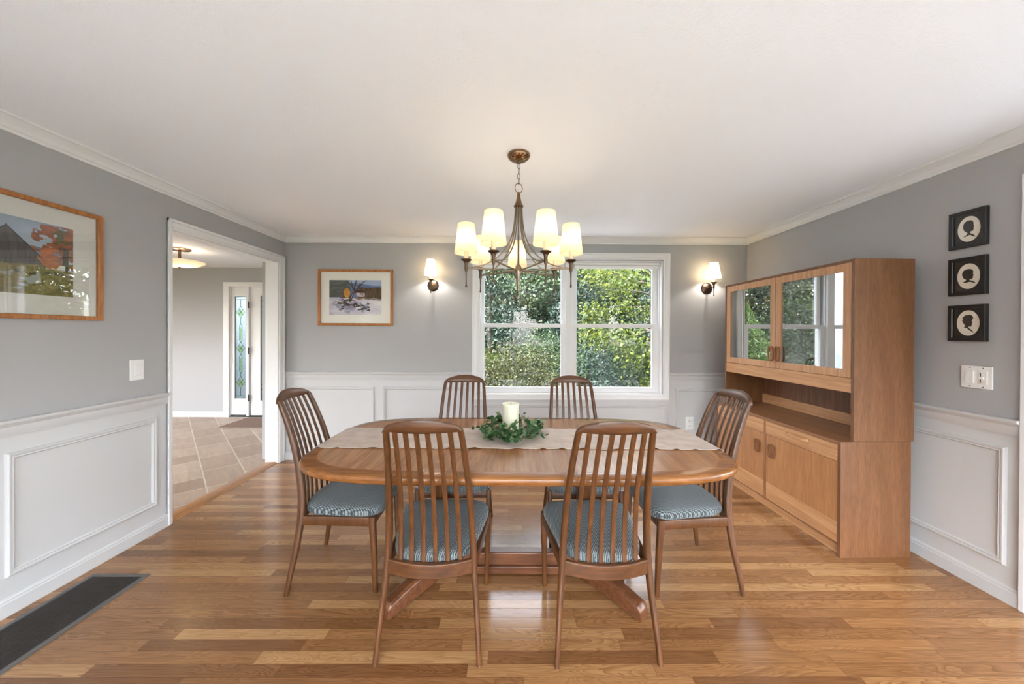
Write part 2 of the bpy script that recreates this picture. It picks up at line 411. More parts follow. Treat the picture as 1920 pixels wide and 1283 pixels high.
mb = MB(); rect_wall(mb, 'y', YF, YF-0.15, XL-WT, XR+0.15, 0, CE, [RW]); struct(mb.build('wall_front', GW))
struct(MB().box(XL-0.06, -0.55, -0.08, XR, YB, 0).build('floor', M['floor']))
M['bounce_carpet'] = plain('pale wool carpet', (0.56, 0.575, 0.60, 1), 0.95, noise=0.08, nscale=300)  # unseen pale floor, added to bounce sunlight up to the ceiling
struct(MB().box(XL-0.06, YF, -0.08, XR, -0.55, 0.0).build('floor_rear', M['bounce_carpet']))
struct(MB().box(XL-WT, YF-0.15, CE, XR+0.15, YB+0.16, CE+0.2).build('ceiling', M['ceil']))
# hall
HD = (-4.58, -3.35, -1, 2.135)
mb = MB(); rect_wall(mb, 'y', HY, HY+0.15, HX-0.15, XL-WT+0.0, 0, CE, [HD], split=None); struct(mb.build('wall_hall_back', M['grey']))
mb = MB(); rect_wall(mb, 'y', HF, HF-0.15, HX-0.15, XL-WT, 0, CE, [(-7.6, -4.7, 0.5, 2.2)], split=None); struct(mb.build('wall_hall_front', M['grey']))
mb = MB(); rect_wall(mb, 'x', HX, HX-0.15, HF, HY, 0, CE, [(1.2, 4.0, 0.9, 2.2)], split=None); struct(mb.build('wall_hall_far', M['grey']))
mb = MB(); rect_wall(mb, 'x', XL-WT+0.001, XL-WT-0.12, YB+0.0, HY+0.15, 0, CE, [], split=None); struct(mb.build('wall_hall_side', [M['grey'], M['grey']]))
struct(MB().box(HX, HF, -0.08, XL-0.06, HY, -0.004).build('floor_hall', M['tile']))
struct(MB().box(HX-0.15, HF-0.15, CE, XL-WT, HY+0.15, CE+0.2).build('ceiling_hall', M['ceil_hall']))
def siding():
    t = NT('white clapboard'); pos = t.n('ShaderNodeNewGeometry').outputs['Position']
    z = t.n('ShaderNodeSeparateXYZ', {0: pos}).outputs[2]
    return t.surf(t.bsdf(color=(0.78, 0.80, 0.82, 1), rough=0.5, normal=t.bump(t.math('FRACT', t.math('MULTIPLY', z, 9.0)), 0.6, 0.02)))
M['siding'] = siding()
mb = MB(); mb.box(XL-WT-0.005, YB+0.165, -0.6, XL-WT+0.03, HY+0.2, CE+0.3); struct(mb.build('wall_exterior_side', M['siding']))
mb = MB(); mb.box(-5.6, 6.6, -0.7, -3.3, 7.95, 3.2); struct(mb.build('wall_exterior_porch', M['siding']))

# crown / rail / base
crown = [(0, CZ), (0.010, CZ), (0.012, CZ+0.012), (0.020, CZ+0.018), (0.024, CZ+0.028), (0.040, CZ+0.042), (0.056, CZ+0.052), (0.062, CZ+0.056), (0.074, CZ+0.058), (0.076, CE), (0, CE)]
mb = MB(); mb.mould([(XR, YF), (XR, YB), (XL, YB), (XL, YF)], crown, 1); struct(mb.build('trim_1', M['trim'], smooth=30))
rail = [(0, RAIL), (0, RAIL-0.082), (0.008, RAIL-0.080), (0.010, RAIL-0.070), (0.014, RAIL-0.060), (0.014, RAIL-0.034), (0.020, RAIL-0.026), (0.023, RAIL-0.018), (0.034, RAIL-0.015), (0.036, RAIL-0.004), (0.032, RAIL)]
base = [(0, 0), (0.016, 0), (0.016, 0.066), (0.012, 0.072), (0.012, 0.078), (0.006, 0.088), (0, 0.090)]
CW = 0.037                                                # left casing shown width
rails = [[(XL, DY0-CW), (XL, YF)], [(WX0-0.068, YB), (XL, YB), (XL, DY1+0.085)], [(XR, D2Y1+0.075), (XR, YB), (WX1+0.076, YB)], [(XR, YF), (XR, D2Y0-0.075)]]
for i, p in enumerate(rails):
    struct(MB().mould(p, rail, 1).build('trim_%d' % (2+i), M['white'], smooth=30))
bases = [('left', [(XL, DY0-CW), (XL, YF)]), ('back', [(XR, D2Y1+0.075), (XR, YB), (XL, YB), (XL, DY1+0.085)]), ('right', [(XR, YF), (XR, D2Y0-0.075)])]
for s, p in bases: struct(MB().mould(p, base, 1).build('baseboard_' + s, M['white'], smooth=30))
struct(MB().mould([(HD[0]-0.09, HY), (HX, HY), (HX, HF)], base, 1).build('baseboard_hall', M['white'], smooth=30))
# wainscot panel mouldings
pm = [(0, 0), (0.003, 0.012), (0.008, 0.016), (0.016, 0.014), (0.020, 0.010), (0.026, 0.012), (0.032, 0.006), (0.034, 0)]
def panel(n, wall, a, b, z0, z1):
    mb = MB()
    if wall == 'left': mb.frame((XL, a, z0), (0,1,0), (0,0,1), (1,0,0), b-a, z1-z0, pm)
    elif wall == 'right': mb.frame((XR, a, z0), (0,1,0), (0,0,1), (-1,0,0), b-a, z1-z0, pm)
    else: mb.frame((a, YB, z0), (1,0,0), (0,0,1), (0,-1,0), b-a, z1-z0, pm)
    struct(mb.build('trim_%d' % n, M['white'], smooth=25))
panel(10, 'left', 1.675, 2.392, 0.187, 0.797); panel(11, 'left', 0.86, 1.58, 0.187, 0.797)
panel(12, 'back', -2.397, -1.483, 0.187, 0.802); panel(13, 'back', -1.390, -0.48, 0.187, 0.802)
panel(14, 'back', -0.40, 1.743, 0.187, 0.610); panel(15, 'back', 1.822, 2.53, 0.187, 0.797)
panel(16, 'right', 1.768, 2.75, 0.187, 0.811); panel(17, 'right', 2.84, 3.66, 0.187, 0.811)
# doorway casing + jamb liner + threshold
cas = [(0, 0), (0, 0.022), (0.008, 0.024), (0.014, 0.018), (0.05, 0.014), (0.058, 0.012), (0.064, 0.010), (0.064, 0)]
def casing_leg(mb, x, sgn, ya, yb, z0, z1):   # stepped flat casing leg, ya = outer edge, yb = inner edge
    w = yb - ya
    mb.box(x, ya, z0, x+sgn*0.012, yb, z1); mb.box(x, ya, z0, x+sgn*0.022, ya+w*0.28, z1); mb.box(x, ya+w*0.28, z0, x+sgn*0.017, ya+w*0.8, z1)
mb = MB()
casing_leg(mb, XL, 1, DY0-CW, DY0, 0, DZ+0.078); casing_leg(mb, XL, 1, DY1+0.082, DY1, 0, DZ+0.078)
mb.box(XL, DY0, DZ, XL+0.012, DY1, DZ+0.078); mb.box(XL, DY0-CW, DZ+0.056, XL+0.022, DY1+0.082, DZ+0.078); mb.box(XL, DY0-CW*.2, DZ+0.016, XL+0.017, DY1+0.016, DZ+0.056)
mb.box(XL-WT-0.015, DY0-0.09, 0, XL-WT, DY0, DZ+0.09); mb.box(XL-WT-0.015, DY1, 0, XL-WT, DY1+0.09, DZ+0.09); mb.box(XL-WT-0.015, DY0, DZ, XL-WT, DY1, DZ+0.09)
mb.box(XL-WT, DY0-0.001, 0, XL, DY0+0.006, DZ); mb.box(XL-WT, DY1-0.006, 0, XL, DY1+0.001, DZ); mb.box(XL-WT, DY0, DZ-0.006, XL, DY1, DZ+0.001)
struct(mb.build('trim_20', M['trim'], bevel=0.003))
mb = MB(); mb.prism([(XL-WT-0.012, -0.002), (XL-WT+0.005, 0.012), (XL-0.02, 0.013), (XL-0.002, 0.001), (XL-0.002, -0.01), (XL-WT-0.012, -0.01)], DY0+0.006, DY1-0.006, axis=1)
struct(mb.build('trim_21', M['thresh'], bevel=0.002))
# casing of the right wall opening beside the camera, made wide to admit daylight
mb = MB()
for a, b in ((D2Y0-0.075, D2Y0), (D2Y1+0.075, D2Y1)): casing_leg(mb, XR, -1, a, b, 0, DZ+0.078)
mb.box(XR, D2Y0, DZ, XR-0.016, D2Y1, DZ+0.078)
struct(mb.build('trim_22', M['trim'], bevel=0.003))
mb = MB()   # jamb liner of the cased opening
mb.box(XR-0.001, D2Y0-0.001, 0, XR+0.151, D2Y0+0.006, DZ); mb.box(XR-0.001, D2Y1-0.006, 0, XR+0.151, D2Y1+0.001, DZ); mb.box(XR-0.001, D2Y0, DZ-0.006, XR+0.151, D2Y1, DZ+0.001)
struct(mb.build('trim_23', M['trim'], bevel=0.002))
# unseen adjoining room, added with its windows to bring in more daylight
SX, SY0, SY1 = 6.3, YF, 2.6
struct(MB().box(XR, SY0, -0.08, SX, SY1, 0).build('floor_added_room', M['bounce_carpet']))
struct(MB().box(XR+0.15, SY0-0.15, CE, SX+0.15, SY1+0.15, CE+0.2).build('ceiling_added_room', M['ceil']))
SW = (-2.3, 2.2, 0.3, 2.25)
mb = MB(); rect_wall(mb, 'x', SX, SX+0.15, SY0-0.15, SY1+0.15, 0, CE, [SW], split=None); struct(mb.build('wall_added_room_far', M['grey']))
mb = MB(); rect_wall(mb, 'y', SY1, SY1+0.15, XR+0.15, SX, 0, CE, [], split=None); struct(mb.build('wall_added_room_back', M['grey']))
SF = (2.95, 6.1, 0.06, 2.28)
mb = MB(); rect_wall(mb, 'y', SY0, SY0-0.15, XR+0.15, SX, 0, CE, [SF], split=None); struct(mb.build('wall_added_room_front', M['grey']))

# ------------------------------------------------------------------ window_1 (double unit)
def S(x, y): return x * y / YB            # measured on the wall plane -> at depth y
def SZ(z, y): return 1.4 + (z - 1.4) * y / YB
w1 = bpy.data.objects.new('window_1', None); COL.objects.link(w1); struct(w1)
mb = MB()
ox0, ox1, oz0, oz1 = -0.412, 1.747, 0.665, 2.272
cp = [(0, 0), (0, 0.024), (0.012, 0.026), (0.018, 0.020), (0.046, 0.016), (0.052, 0.020), (0.060, 0.016), (0.069, 0.012), (0.069, 0)]
mb.frame((ox0, YB, oz0), (1,0,0), (0,0,1), (0,-1,0), ox1-ox0, oz1-oz0, cp)
mb.build('casing', M['trim'], w1, smooth=25)
mb = MB()   # liner of the opening + sill + centre mullion
yd = YB + 0.16
mb.box(WX0-0.001, YB-0.012, WZ0, WX0+0.014, yd, WZ1); mb.box(WX1+0.001, YB-0.012, WZ0, WX1-0.014, yd, WZ1)
mb.box(WX0+0.014, YB-0.012, WZ1-0.014, WX1-0.014, yd, WZ1+0.001); mb.box(WX0+0.014, YB-0.012, WZ0-0.001, WX1-0.014, yd, WZ0+0.016)
mb.box(0.607, YB+0.005, WZ0+0.016, 0.685, yd, WZ1-0.014)
for xa, xb in ((WX0+0.014, 0.607), (0.685, WX1-0.014)):
    mb.box(xa, YB+0.10, WZ0+0.016, xa+0.016, YB+0.125, WZ1-0.014); mb.box(xb-0.016, YB+0.10, WZ0+0.016, xb, YB+0.125, WZ1-0.014)
    mb.box(xa, YB+0.03, WZ0+0.016, xa+0.012, YB+0.045, WZ1-0.014); mb.box(xb-0.012, YB+0.03, WZ0+0.016, xb, YB+0.045, WZ1-0.014)
mb.build('frame', M['trim'], w1, bevel=0.002)
yl, yu = YB+0.055, YB+0.095
def sash(x0, x1, z0, z1, gx0, gx1, gz0, gz1, y, lock):
    mb = MB(); t = 0.017
    mb.box(x0, y-t, z0, gx0, y+t, z1); mb.box(gx1, y-t, z0, x1, y+t, z1); mb.box(gx0, y-t, z0, gx1, y+t, gz0); mb.box(gx0, y-t, gz1, gx1, y+t, z1)
    o = mb.build('sash', M['trim'], w1, bevel=0.004)
    MB().box(gx0-0.003, y-0.004, gz0-0.003, gx1+0.003, y+0.004, gz1+0.003).build('pane', M['glass'], o)
    if lock:
        MB().box((x0+x1)/2-0.03, y-0.012, z1, (x0+x1)/2+0.03, y+0.012, z1+0.014).build('latch', M['plate'], o, bevel=0.003)
for (xa, xb, gl, gr) in ((WX0+0.030, 0.607-0.006, -0.280, 0.554), (0.685+0.006, WX1-0.030, 0.728, 1.554)):
    sash(S(xa,yl)-0.004, S(xb,yl), SZ(0.745,yl), SZ(1.500,yl), S(gl,yl), S(gr,yl), SZ(0.806,yl), SZ(1.456,yl), yl, True)
    sash(S(xa,yu)-0.006, S(xb,yu)-0.004, SZ(1.470,yu), SZ(2.172,yu), S(gl,yu), S(gr,yu), SZ(1.500,yu), SZ(2.140,yu), yu, False)
# roller shades
for i, (xa, xb, lab) in enumerate(((WX0+0.032, 0.595, 'white rolled-up shade at the top of the left window pane, behind the chandelier'), (0.697, WX1-0.032, 'white rolled-up shade at the top of the right window pane'))):
    t = thing('roller_shade', lab, 'window shade', ((xa+xb)/2, YB+0.03, 2.175), group='rolled-up shades of the dining window')
    w = (xb-xa)/2
    MB().box(-w, -0.028, -0.028, w, 0.022, 0).build('cassette', M['white_ext'], t, bevel=0.005)
    MB().box(-w+0.008, -0.024, -0.066, w-0.008, 0.012, -0.030).build('hem_bar', M['white_ext'], t, bevel=0.006)

# windows added out of view for daylight: behind the camera, hall, side room
def plain_window(name, plane, c, a0, a1, z0, z1, nd, inward):
    o = bpy.data.objects.new(name, None); COL.objects.link(o); struct(o)
    mb = MB(); t = 0.045; c0, c1 = c - 0.03, c + 0.03
    def bx(ua, ub, za, zb, g=0):
        if plane == 'y': mb.box(ua, c0, za, ub, c1, zb)
        else: mb.box(c0, ua, za, c1, ub, zb)
    bx(a0, a1, z0, z0+t); bx(a0, a1, z1-t, z1)
    for k in range(nd+1):
        u = a0 + (a1-a0-t)*k/nd; bx(u, u+t, z0+t, z1-t)
    mb.build('frame', M['white'], o, bevel=0.003)
    for k in range(nd):
        u = a0+(a1-a0-t)*k/nd+t; v = a0+(a1-a0-t)*(k+1)/nd
        m = MB()
        if plane == 'y': m.box(u, c-0.003, z0+t, v, c+0.003, z1-t)
        else: m.box(c-0.003, u, z0+t, c+0.003, v, z1-t)
        m.build('pane', M['glass'], o)
    return o
plain_window('added_window_2', 'y', YF-0.075, *RW, 4, 1)
plain_window('added_window_3', 'y', HF-0.075, -7.6, -4.7, 0.5, 2.2, 3, 1)  # unseen window added to brighten the hall
plain_window('added_window_5', 'x', SX+0.075, *SW, 4, 1)
plain_window('added_window_6', 'y', SY0-0.075, *SF, 3, 1)
plain_window('added_window_4', 'x', HX-0.075, 1.2, 4.0, 0.9, 2.2, 2, 1)  # another unseen window, added for hall daylight
# ------------------------------------------------------------------ door_1 : front door with side light in the hall
d1 = bpy.data.objects.new('door_1', None); COL.objects.link(d1); struct(d1); d1.location = (-4.258, HY, 0)
L = lambda x: x + 4.258
mb = MB()
for a, b in ((-4.672, -4.58), (-3.35, -3.26)): mb.box(L(a), -0.018, 0, L(b), 0, 2.205)
mb.box(L(-4.58), -0.018, 2.135, L(-3.35), 0, 2.205)
mb.build('casing', M['trim'], d1, bevel=0.003)
mb = MB(); mb.box(L(-4.30), -0.012, 0.02, L(-4.262), 0.10, 2.135); mb.box(L(-4.58), 0.0, 2.128, L(-3.35), 0.10, 2.137); mb.box(L(-4.58), 0, 0, L(-4.572), 0.1, 2.13)
mb.build('mullion', M['trim'], d1, bevel=0.002)
MB().box(L(-4.58), 0.0, 0.0, L(-3.35), 0.1, 0.022).build('threshold', M['black_hw'], d1)
def glazed(name, x0, x1, z0, z1, gx0, gx1, gz0, gz1, y):
    mb = MB()
    mb.box(x0, y, z0, gx0, y+0.045, z1); mb.box(gx1, y, z0, x1, y+0.045, z1); mb.box(gx0, y, z0, gx1, y+0.045, gz0); mb.box(gx0, y, gz1, gx1, y+0.045, z1)
    o = mb.build(name, M['trim'], d1, bevel=0.003)
    MB().frame((gx0-0.022, y, gz0-0.022), (1,0,0), (0,0,1), (0,-1,0), gx1-gx0+0.044, gz1-gz0+0.044, [(0,0),(0.004,0.012),(0.018,0.012),(0.024,0.0)]).build('glass_trim', M['trim'], o, smooth=25)
    p = MB().box(gx0-0.003, y+0.018, gz0-0.003, gx1+0.003, y+0.026, gz1+0.003).build('pane', M['frost'], o)
    return o, p
sx0, sx1, sz0, sz1 = L(-4.506), L(-4.326), 0.30, 1.971
sl, _ = glazed('sidelight', L(-4.572), L(-4.30), 0.035, 2.125, sx0, sx1, sz0, sz1, 0.02)
cx = (sx0+sx1)/2; hw = (sx1-sx0)/2
mb = MB(); gm = MB()
def came(pts): mb.sweep([(x, 0.034-0.012, z) for x, z in pts], 0.007, hint=(0,1,0), n=6, p=2)
came([(sx0+0.004, sz0), (sx0+0.004, sz1)]); came([(sx1-0.004, sz0), (sx1-0.004, sz1)])
for z in (sz0+0.004, sz0+0.045, sz1-0.045, sz1-0.004): came([(sx0, z), (sx1, z)])
zc = [1.715, 1.375, 1.125, 0.87, 0.565]
prev = sz1-0.045
for i, z in enumerate(zc):
    hh = 0.10 if i % 2 == 0 else 0.145; w = hw*0.78 if i % 2 == 0 else hw*0.42
    came([(cx, prev), (cx, z+hh)]); prev = z-hh
    if i % 2 == 0:
        pts = [(cx, z+hh), (cx+w*0.45, z+hh*0.42), (cx+w, z), (cx+w*0.45, z-hh*0.42), (cx, z-hh), (cx-w*0.45, z-hh*0.42), (cx-w, z), (cx-w*0.45, z+hh*0.42), (cx, z+hh)]
        came(pts); came([(cx-w*0.5, z+hh*0.42), (cx+w*0.5, z-hh*0.42)]); came([(cx+w*0.5, z+hh*0.42), (cx-w*0.5, z-hh*0.42)])
    else:
        pts = [(cx+w*math.sin(a)*(0.75+0.25*math.cos(2*a)), z+hh*math.cos(a)) for a in np.linspace(0, 2*PI, 21)]
        came(pts)
    if i >= 1 or True:
        gm.prism([(p[0]*0.72+cx*0.28, p[1]*0.72+z*0.28-0.012) for p in pts[:-1]], 0.013, 0.017, axis=1)
came([(cx, prev), (cx, sz0+0.045)])
mb.build('leading', M['came'], sl, smooth=50); gm.build('foliage_tint_bevels', M['foliage_tint_glass'], sl)
dx0, dx1 = L(-4.258), L(-3.352)
gx0, gx1, gz0, gz1 = L(-4.082), L(-3.53), 0.268, 1.985
dl, _ = glazed('door_leaf', dx0+0.004, dx1, 0.025, 2.125, gx0, gx1, gz0, gz1, 0.02)
mb = MB()
def iron(pts, w=0.007): mb.sweep([(x, 0.020, z) for x, z in pts], w, hint=(0,1,0), n=6, p=2)
for z in (gz0, gz1): iron([(gx0, z), (gx1, z)])
for x in (gx0+0.006, gx1-0.006): iron([(x, gz0), (x, gz1)])
def spiral(cx, cz, r, sx, sz):
    iron([(cx+sx*r*(1-k/26)*math.cos(k*0.36), cz+sz*r*(1-k/26)*math.sin(k*0.36)) for k in range(20)], 0.009)
for sx, bx in ((1, gx0), (-1, gx1)):
    for sz, bz in ((1, gz0), (-1, gz1)):
        spiral(bx+sx*0.075, bz+sz*0.07, 0.062, -sx, sz); spiral(bx+sx*0.075, bz+sz*0.19, 0.062, -sx, -sz)
        iron([(bx+sx*0.012, bz+sz*0.26), (bx+sx*0.04, bz+sz*0.30), (bx+sx*0.10, bz+sz*0.34), (bx+sx*0.2, bz+sz*0.36)])
mb.build('scrollwork', M['black_hw'], dl, smooth=50)
for z in (1.833, 1.084, 0.316):
    MB().box(-0.012, -0.022, z-0.055, 0.012, -0.008, z+0.055).build('hinge', M['black_hw'], d1, bevel=0.003)
MB().lathe([(0,-0.06),(0.026,-0.055),(0.03,-0.04),(0.012,-0.03),(0.012,-0.006),(0.03,-0.003),(0.03,0)], 20, (dx1-0.07, 0.02, 1.0), axis='Y').build('knob', M['black_hw'], dl, smooth=True)
# hall things
mb = MB(); mb.box(-0.42, -0.29, 0, 0.42, 0.29, 0.012)
o = mb.build('door_mat', M['mat_brown'], None, bevel=0.004, loc=(-3.82, 5.275, -0.004)); tag(o, 'brown door mat on the tiled hall floor in front of the white front door', 'door mat')
t = thing('ceiling_light', 'semi-flush ceiling light with a lit alabaster bowl in the tiled hall', 'ceiling light', (-4.17, 4.33, CE))
MB().lathe([(0,0),(0.115,0),(0.115,-0.012),(0.10,-0.022),(0.03,-0.030),(0,-0.03)], 28).build('canopy', M['bronze'], t, smooth=True)
MB().lathe([(0.016,-0.028),(0.016,-0.14),(0.024,-0.145),(0.024,-0.155),(0.012,-0.16),(0.012,-0.22)], 16).build('stem', M['bronze'], t, smooth=True)
pr = [(0.012,-0.232),(0.10,-0.226),(0.18,-0.205),(0.235,-0.178),(0.255,-0.160),(0.251,-0.158),(0.23,-0.173),(0.178,-0.199),(0.10,-0.220),(0.012,-0.226)]
MB().lathe(pr, 36, closed=True).build('bowl', M['alabaster'], t, smooth=True)
MB().lathe([(0,-0.262),(0.006,-0.258),(0.010,-0.248),(0.006,-0.240),(0.022,-0.234),(0.022,-0.230),(0,-0.23)], 16).build('finial', M['bronze'], t, smooth=True)
def point(name, loc, watts, col, r, parent=None):
    l = bpy.data.lights.new(name, 'POINT'); l.energy = watts; l.color = col; l.shadow_soft_size = r
    o = bpy.data.objects.new(name, l); COL.objects.link(o); o.location = loc
    if parent: o.parent = parent
    return o
WARM = (1.0, 0.78, 0.52)
point('bulb_light', (0.07, 0, -0.175), 1.3*K_LAMP, (1.0, 0.88, 0.70), 0.03, t); point('bulb_light', (-0.07, 0, -0.175), 1.3*K_LAMP, (1.0, 0.88, 0.70), 0.03, t)

# ------------------------------------------------------------------ dining table
TZ = 0.77; TC = (0.044, 2.008)
tab = thing('dining_table', 'long teak pedestal dining table with rounded corners in the middle of the room', 'dining table', (TC[0], TC[1], 0), -0.008)
def outline(a, b, n=4.4, k=120, s0=0, s1=2*PI):
    r = []
    for i in range(k):
        t = s0+(s1-s0)*i/k; c, s = math.cos(t), math.sin(t)
        r.append((math.copysign(abs(c)**(2/n), c)*a, math.copysign(abs(s)**(2/n), s)*b))
    return r
A, B = 1.112, 0.532
mb = MB(); k = 140; vs = []
prof = [(-0.070, 0.0), (-0.060, -0.0005), (-0.014, -0.001), (-0.006, -0.004), (-0.001, -0.011), (0.0, -0.020), (-0.002, -0.030), (-0.008, -0.039), (-0.018, -0.045), (-0.05, -0.047), (-0.10, -0.047)]
for d, z in prof:
    for x, y in outline(A+d, B+d, 4.4, k): vs.append((x, y, z))
fs = [(j*k+i, j*k+(i+1) % k, (j+1)*k+(i+1) % k, (j+1)*k+i) for j in range(len(prof)-1) for i in range(k)]
mb.add(vs, fs); mb.f.append(tuple((len(prof)-1)*k+i for i in range(k))[::-1]); mb.mi.append(0)
top = mb.build('table_edge', M['teak_edge'], tab, smooth=50, loc=(0, 0, TZ)); top.name = 'edge_band'
mb = MB(); mb.prism(outline(A-0.066, B-0.066, 4.4, k), -0.02, 0.0002, axis=2)
mb.build('tabletop', M['teak_top'], tab, loc=(0, 0, TZ))
# leaf joints (dark hairlines where the extension leaves meet) as thin splines let into the top
mb = MB()
for x in (-0.26, 0.26): mb.box(x-0.0008, -B+0.012, TZ-0.012, x+0.0008, B-0.012, TZ+0.0004)
mb.build('leaf_joint', M['black_hw'], tab)
mb = MB(); mb.box(-0.80, -0.33, TZ-0.095, 0.80, -0.305, TZ-0.046); mb.box(-0.80, 0.305, TZ-0.095, 0.80, 0.33, TZ-0.046); mb.box(-0.80, -0.305, TZ-0.095, -0.775, 0.305, TZ-0.046); mb.box(0.775, -0.305, TZ-0.095, 0.80, 0.305, TZ-0.046)
mb.build('apron', M['teak_base'], tab, bevel=0.003)
PX = 0.425
for s in (-1, 1):
    mb = MB(); mb.sweep([(s*PX-0.03, 0, 0.04), (s*PX-0.03, 0, 0.30), (s*PX-0.03, 0, TZ-0.05)], [(0.085, 0.16), (0.075, 0.13), (0.085, 0.18)], hint=(1,0,0), n=20, p=5)
    mb.build('pedestal', M['teak_v'], tab, smooth=45)
    for q in (-1, 1):
        mb = MB(); tip = Vector((s*0.632-0.014, q*0.352, 0)); st = Vector((s*PX-0.03-s*0.03, q*0.02, 0)); d = (tip-st).normalized(); pn = Vector((-d.y, d.x, 0))
        secs = [(0.0, 0.036, 0.012, 0.125), (0.75, 0.036, 0.010, 0.095), (0.96, 0.034, 0.006, 0.080), (1.0, 0.030, 0.006, 0.058)]
        vs = []
        for f, w, z0, z1 in secs:
            c = st.lerp(tip, f)
            for a, z in ((-1, z0), (1, z0), (1, z1-0.012), (0.6, z1), (-0.6, z1), (-1, z1-0.012)): vs.append(c + pn*(w*a) + Vector((0, 0, z)))
        fs = [tuple(range(6))[::-1], tuple(range(18, 24))] + [(j*6+i, j*6+(i+1) % 6, (j+1)*6+(i+1) % 6, (j+1)*6+i) for j in range(3) for i in range(6)]
        mb.add(vs, fs); o = mb.build('foot', M['teak_base'], tab, bevel=0.004)
        MB().lathe([(0.016, 0), (0.016, 0.008)], 14, (tip.x-d.x*0.03, tip.y-d.y*0.03, 0)).build('glide', M['plate'], o)
mb = MB(); mb.box(-PX+0.02, -0.028, 0.032, PX-0.06, 0.028, 0.118); mb.build('stretcher', M['teak_base'], tab, bevel=0.006)
mb = MB(); mb.box(-PX+0.02, -0.046, 0.004, PX-0.06, 0.046, 0.050); mb.build('stretcher_base', M['teak_base'], tab, bevel=0.004)

# runner
RX0, RX1, RY0, RY1 = -1.062, 1.122, 1.846, 2.236
mb = MB(); nx, ny = 150, 26; vs = []
for j in range(ny+1):
    v = j/ny
    for i in range(nx+1):
        u = i/nx
        y = RY0+(RY1-RY0)*v - 0.02*u + 0.004*math.sin(u*31+1)+0.003*math.sin(u*77)
        yl_ = y-TC[1]; lim = A*(1-min(1, abs(yl_/B))**4.4)**(1/4.4)
        xa, xb = TC[0]-lim-0.004, TC[0]+lim+0.004
        x = xa+(xb-xa)*u
        edge = max(0, 0.055-v)/0.055
        rip = max(0, math.sin(u*95+2.0*math.sin(u*21)))**3*edge*0.010*(0.4+0.6*abs(math.sin(u*13)))
        wr = 0.0012*(float(vnoise(np.array(u*42.0+v*7), np.array(v*6.0), 3))) + 0.0018*float(vnoise(np.array(u*16.0-v*3), np.array(v*4.0), 5))
        dr = min(x-xa, xb-x)
        z = TZ+0.0016+wr+rip - (0.010*(1-dr/0.03)**2 if dr < 0.03 else 0)
        vs.append((x, y, z))
W_ = nx+1
fs = [(j*W_+i, j*W_+i+1, (j+1)*W_+i+1, (j+1)*W_+i) for j in range(ny) for i in range(nx)]
mb.add(vs, fs); o = mb.build('table_runner', M['linen'], None, smooth=80); m_ = o.modifiers.new('thick', 'SOLIDIFY'); m_.thickness = 0.0012; m_.offset = 1
tag(o, 'greige linen table runner with rippled hem lying along the teak table', 'table runner')

# candle + wreath
t = thing('pillar_candle', 'thick ivory pillar candle standing inside the green leaf wreath on the table', 'candle', (0.006, 2.10, TZ+0.004))
MB().lathe([(0, 0), (0.048, 0), (0.050, 0.003), (0.050, 0.178), (0.053, 0.186), (0.052, 0.190), (0.047, 0.188), (0.040, 0.182), (0.015, 0.180), (0, 0.180)], 40).build('wax_body', M['wax'], t, smooth=50)
MB().sweep([(0, 0, 0.178), (0.001, 0, 0.188), (0.004, 0, 0.196)], 0.003, n=6, p=2).build('wick', M['wick'], t)

def leaf_mat(name, c1, c2, c3, trans=0.35, rough=0.5, spec=0.3):
    t = NT(name)
    r = t.n('ShaderNodeNewGeometry').outputs['Random Per Island']
    col = t.ramp(r, [(0.0, c1), (0.55, c2), (1.0, c3)])
    b = t.bsdf(color=col, rough=rough, spec=spec)
    tr = t.n('ShaderNodeBsdfTranslucent', {'Color': t.mix(1.0, col, (1.5, 1.35, 0.6, 1), 'MULTIPLY')}).outputs[0]
    return t.surf(t.n('ShaderNodeMixShader', {0: trans, 1: b, 2: tr}).outputs[0])
M['euc'] = leaf_mat('eucalyptus leaf', rgb(34, 72, 40), rgb(58, 98, 58), rgb(120, 140, 96), 0.1)
M['twig'] = plain('twig', rgb(92, 84, 58), 0.7)
t = thing('leaf_wreath', 'green eucalyptus leaf wreath around the ivory candle on the table', 'wreath', (0.006, 2.10, TZ+0.004))
mb = MB(); lm = MB(); rw = random.Random(5)
for k in range(3):
    mb.sweep([((0.13+0.01*math.sin(3*a+k*2))*math.cos(a), (0.13+0.01*math.sin(3*a+k*2))*math.sin(a), 0.014+0.006*math.sin(4*a+k*2.1)) for a in np.linspace(0, 2*PI, 40)[:-1]], 0.006, hint=(0,0,1), n=6, p=2, closed=True)
def disc_leaf(mb, p, n, up, r, asp):
    n = n.normalized(); s = up.cross(n)
    if s.length < 1e-3: s = n.orthogonal()
    s.normalize(); u = n.cross(s); K = 10; vs = [p]
    for i in range(K):
        a = 2*PI*i/K; lx = math.sin(a)*r*asp; ly = (1-math.cos(a))*r*(1+0.12*math.cos(a))
        vs.append(p + s*lx + u*ly + n*(0.18*abs(lx)+0.05*math.sin(ly/r*1.5)*r))
    mb.add(vs[1:], [tuple(range(K))])
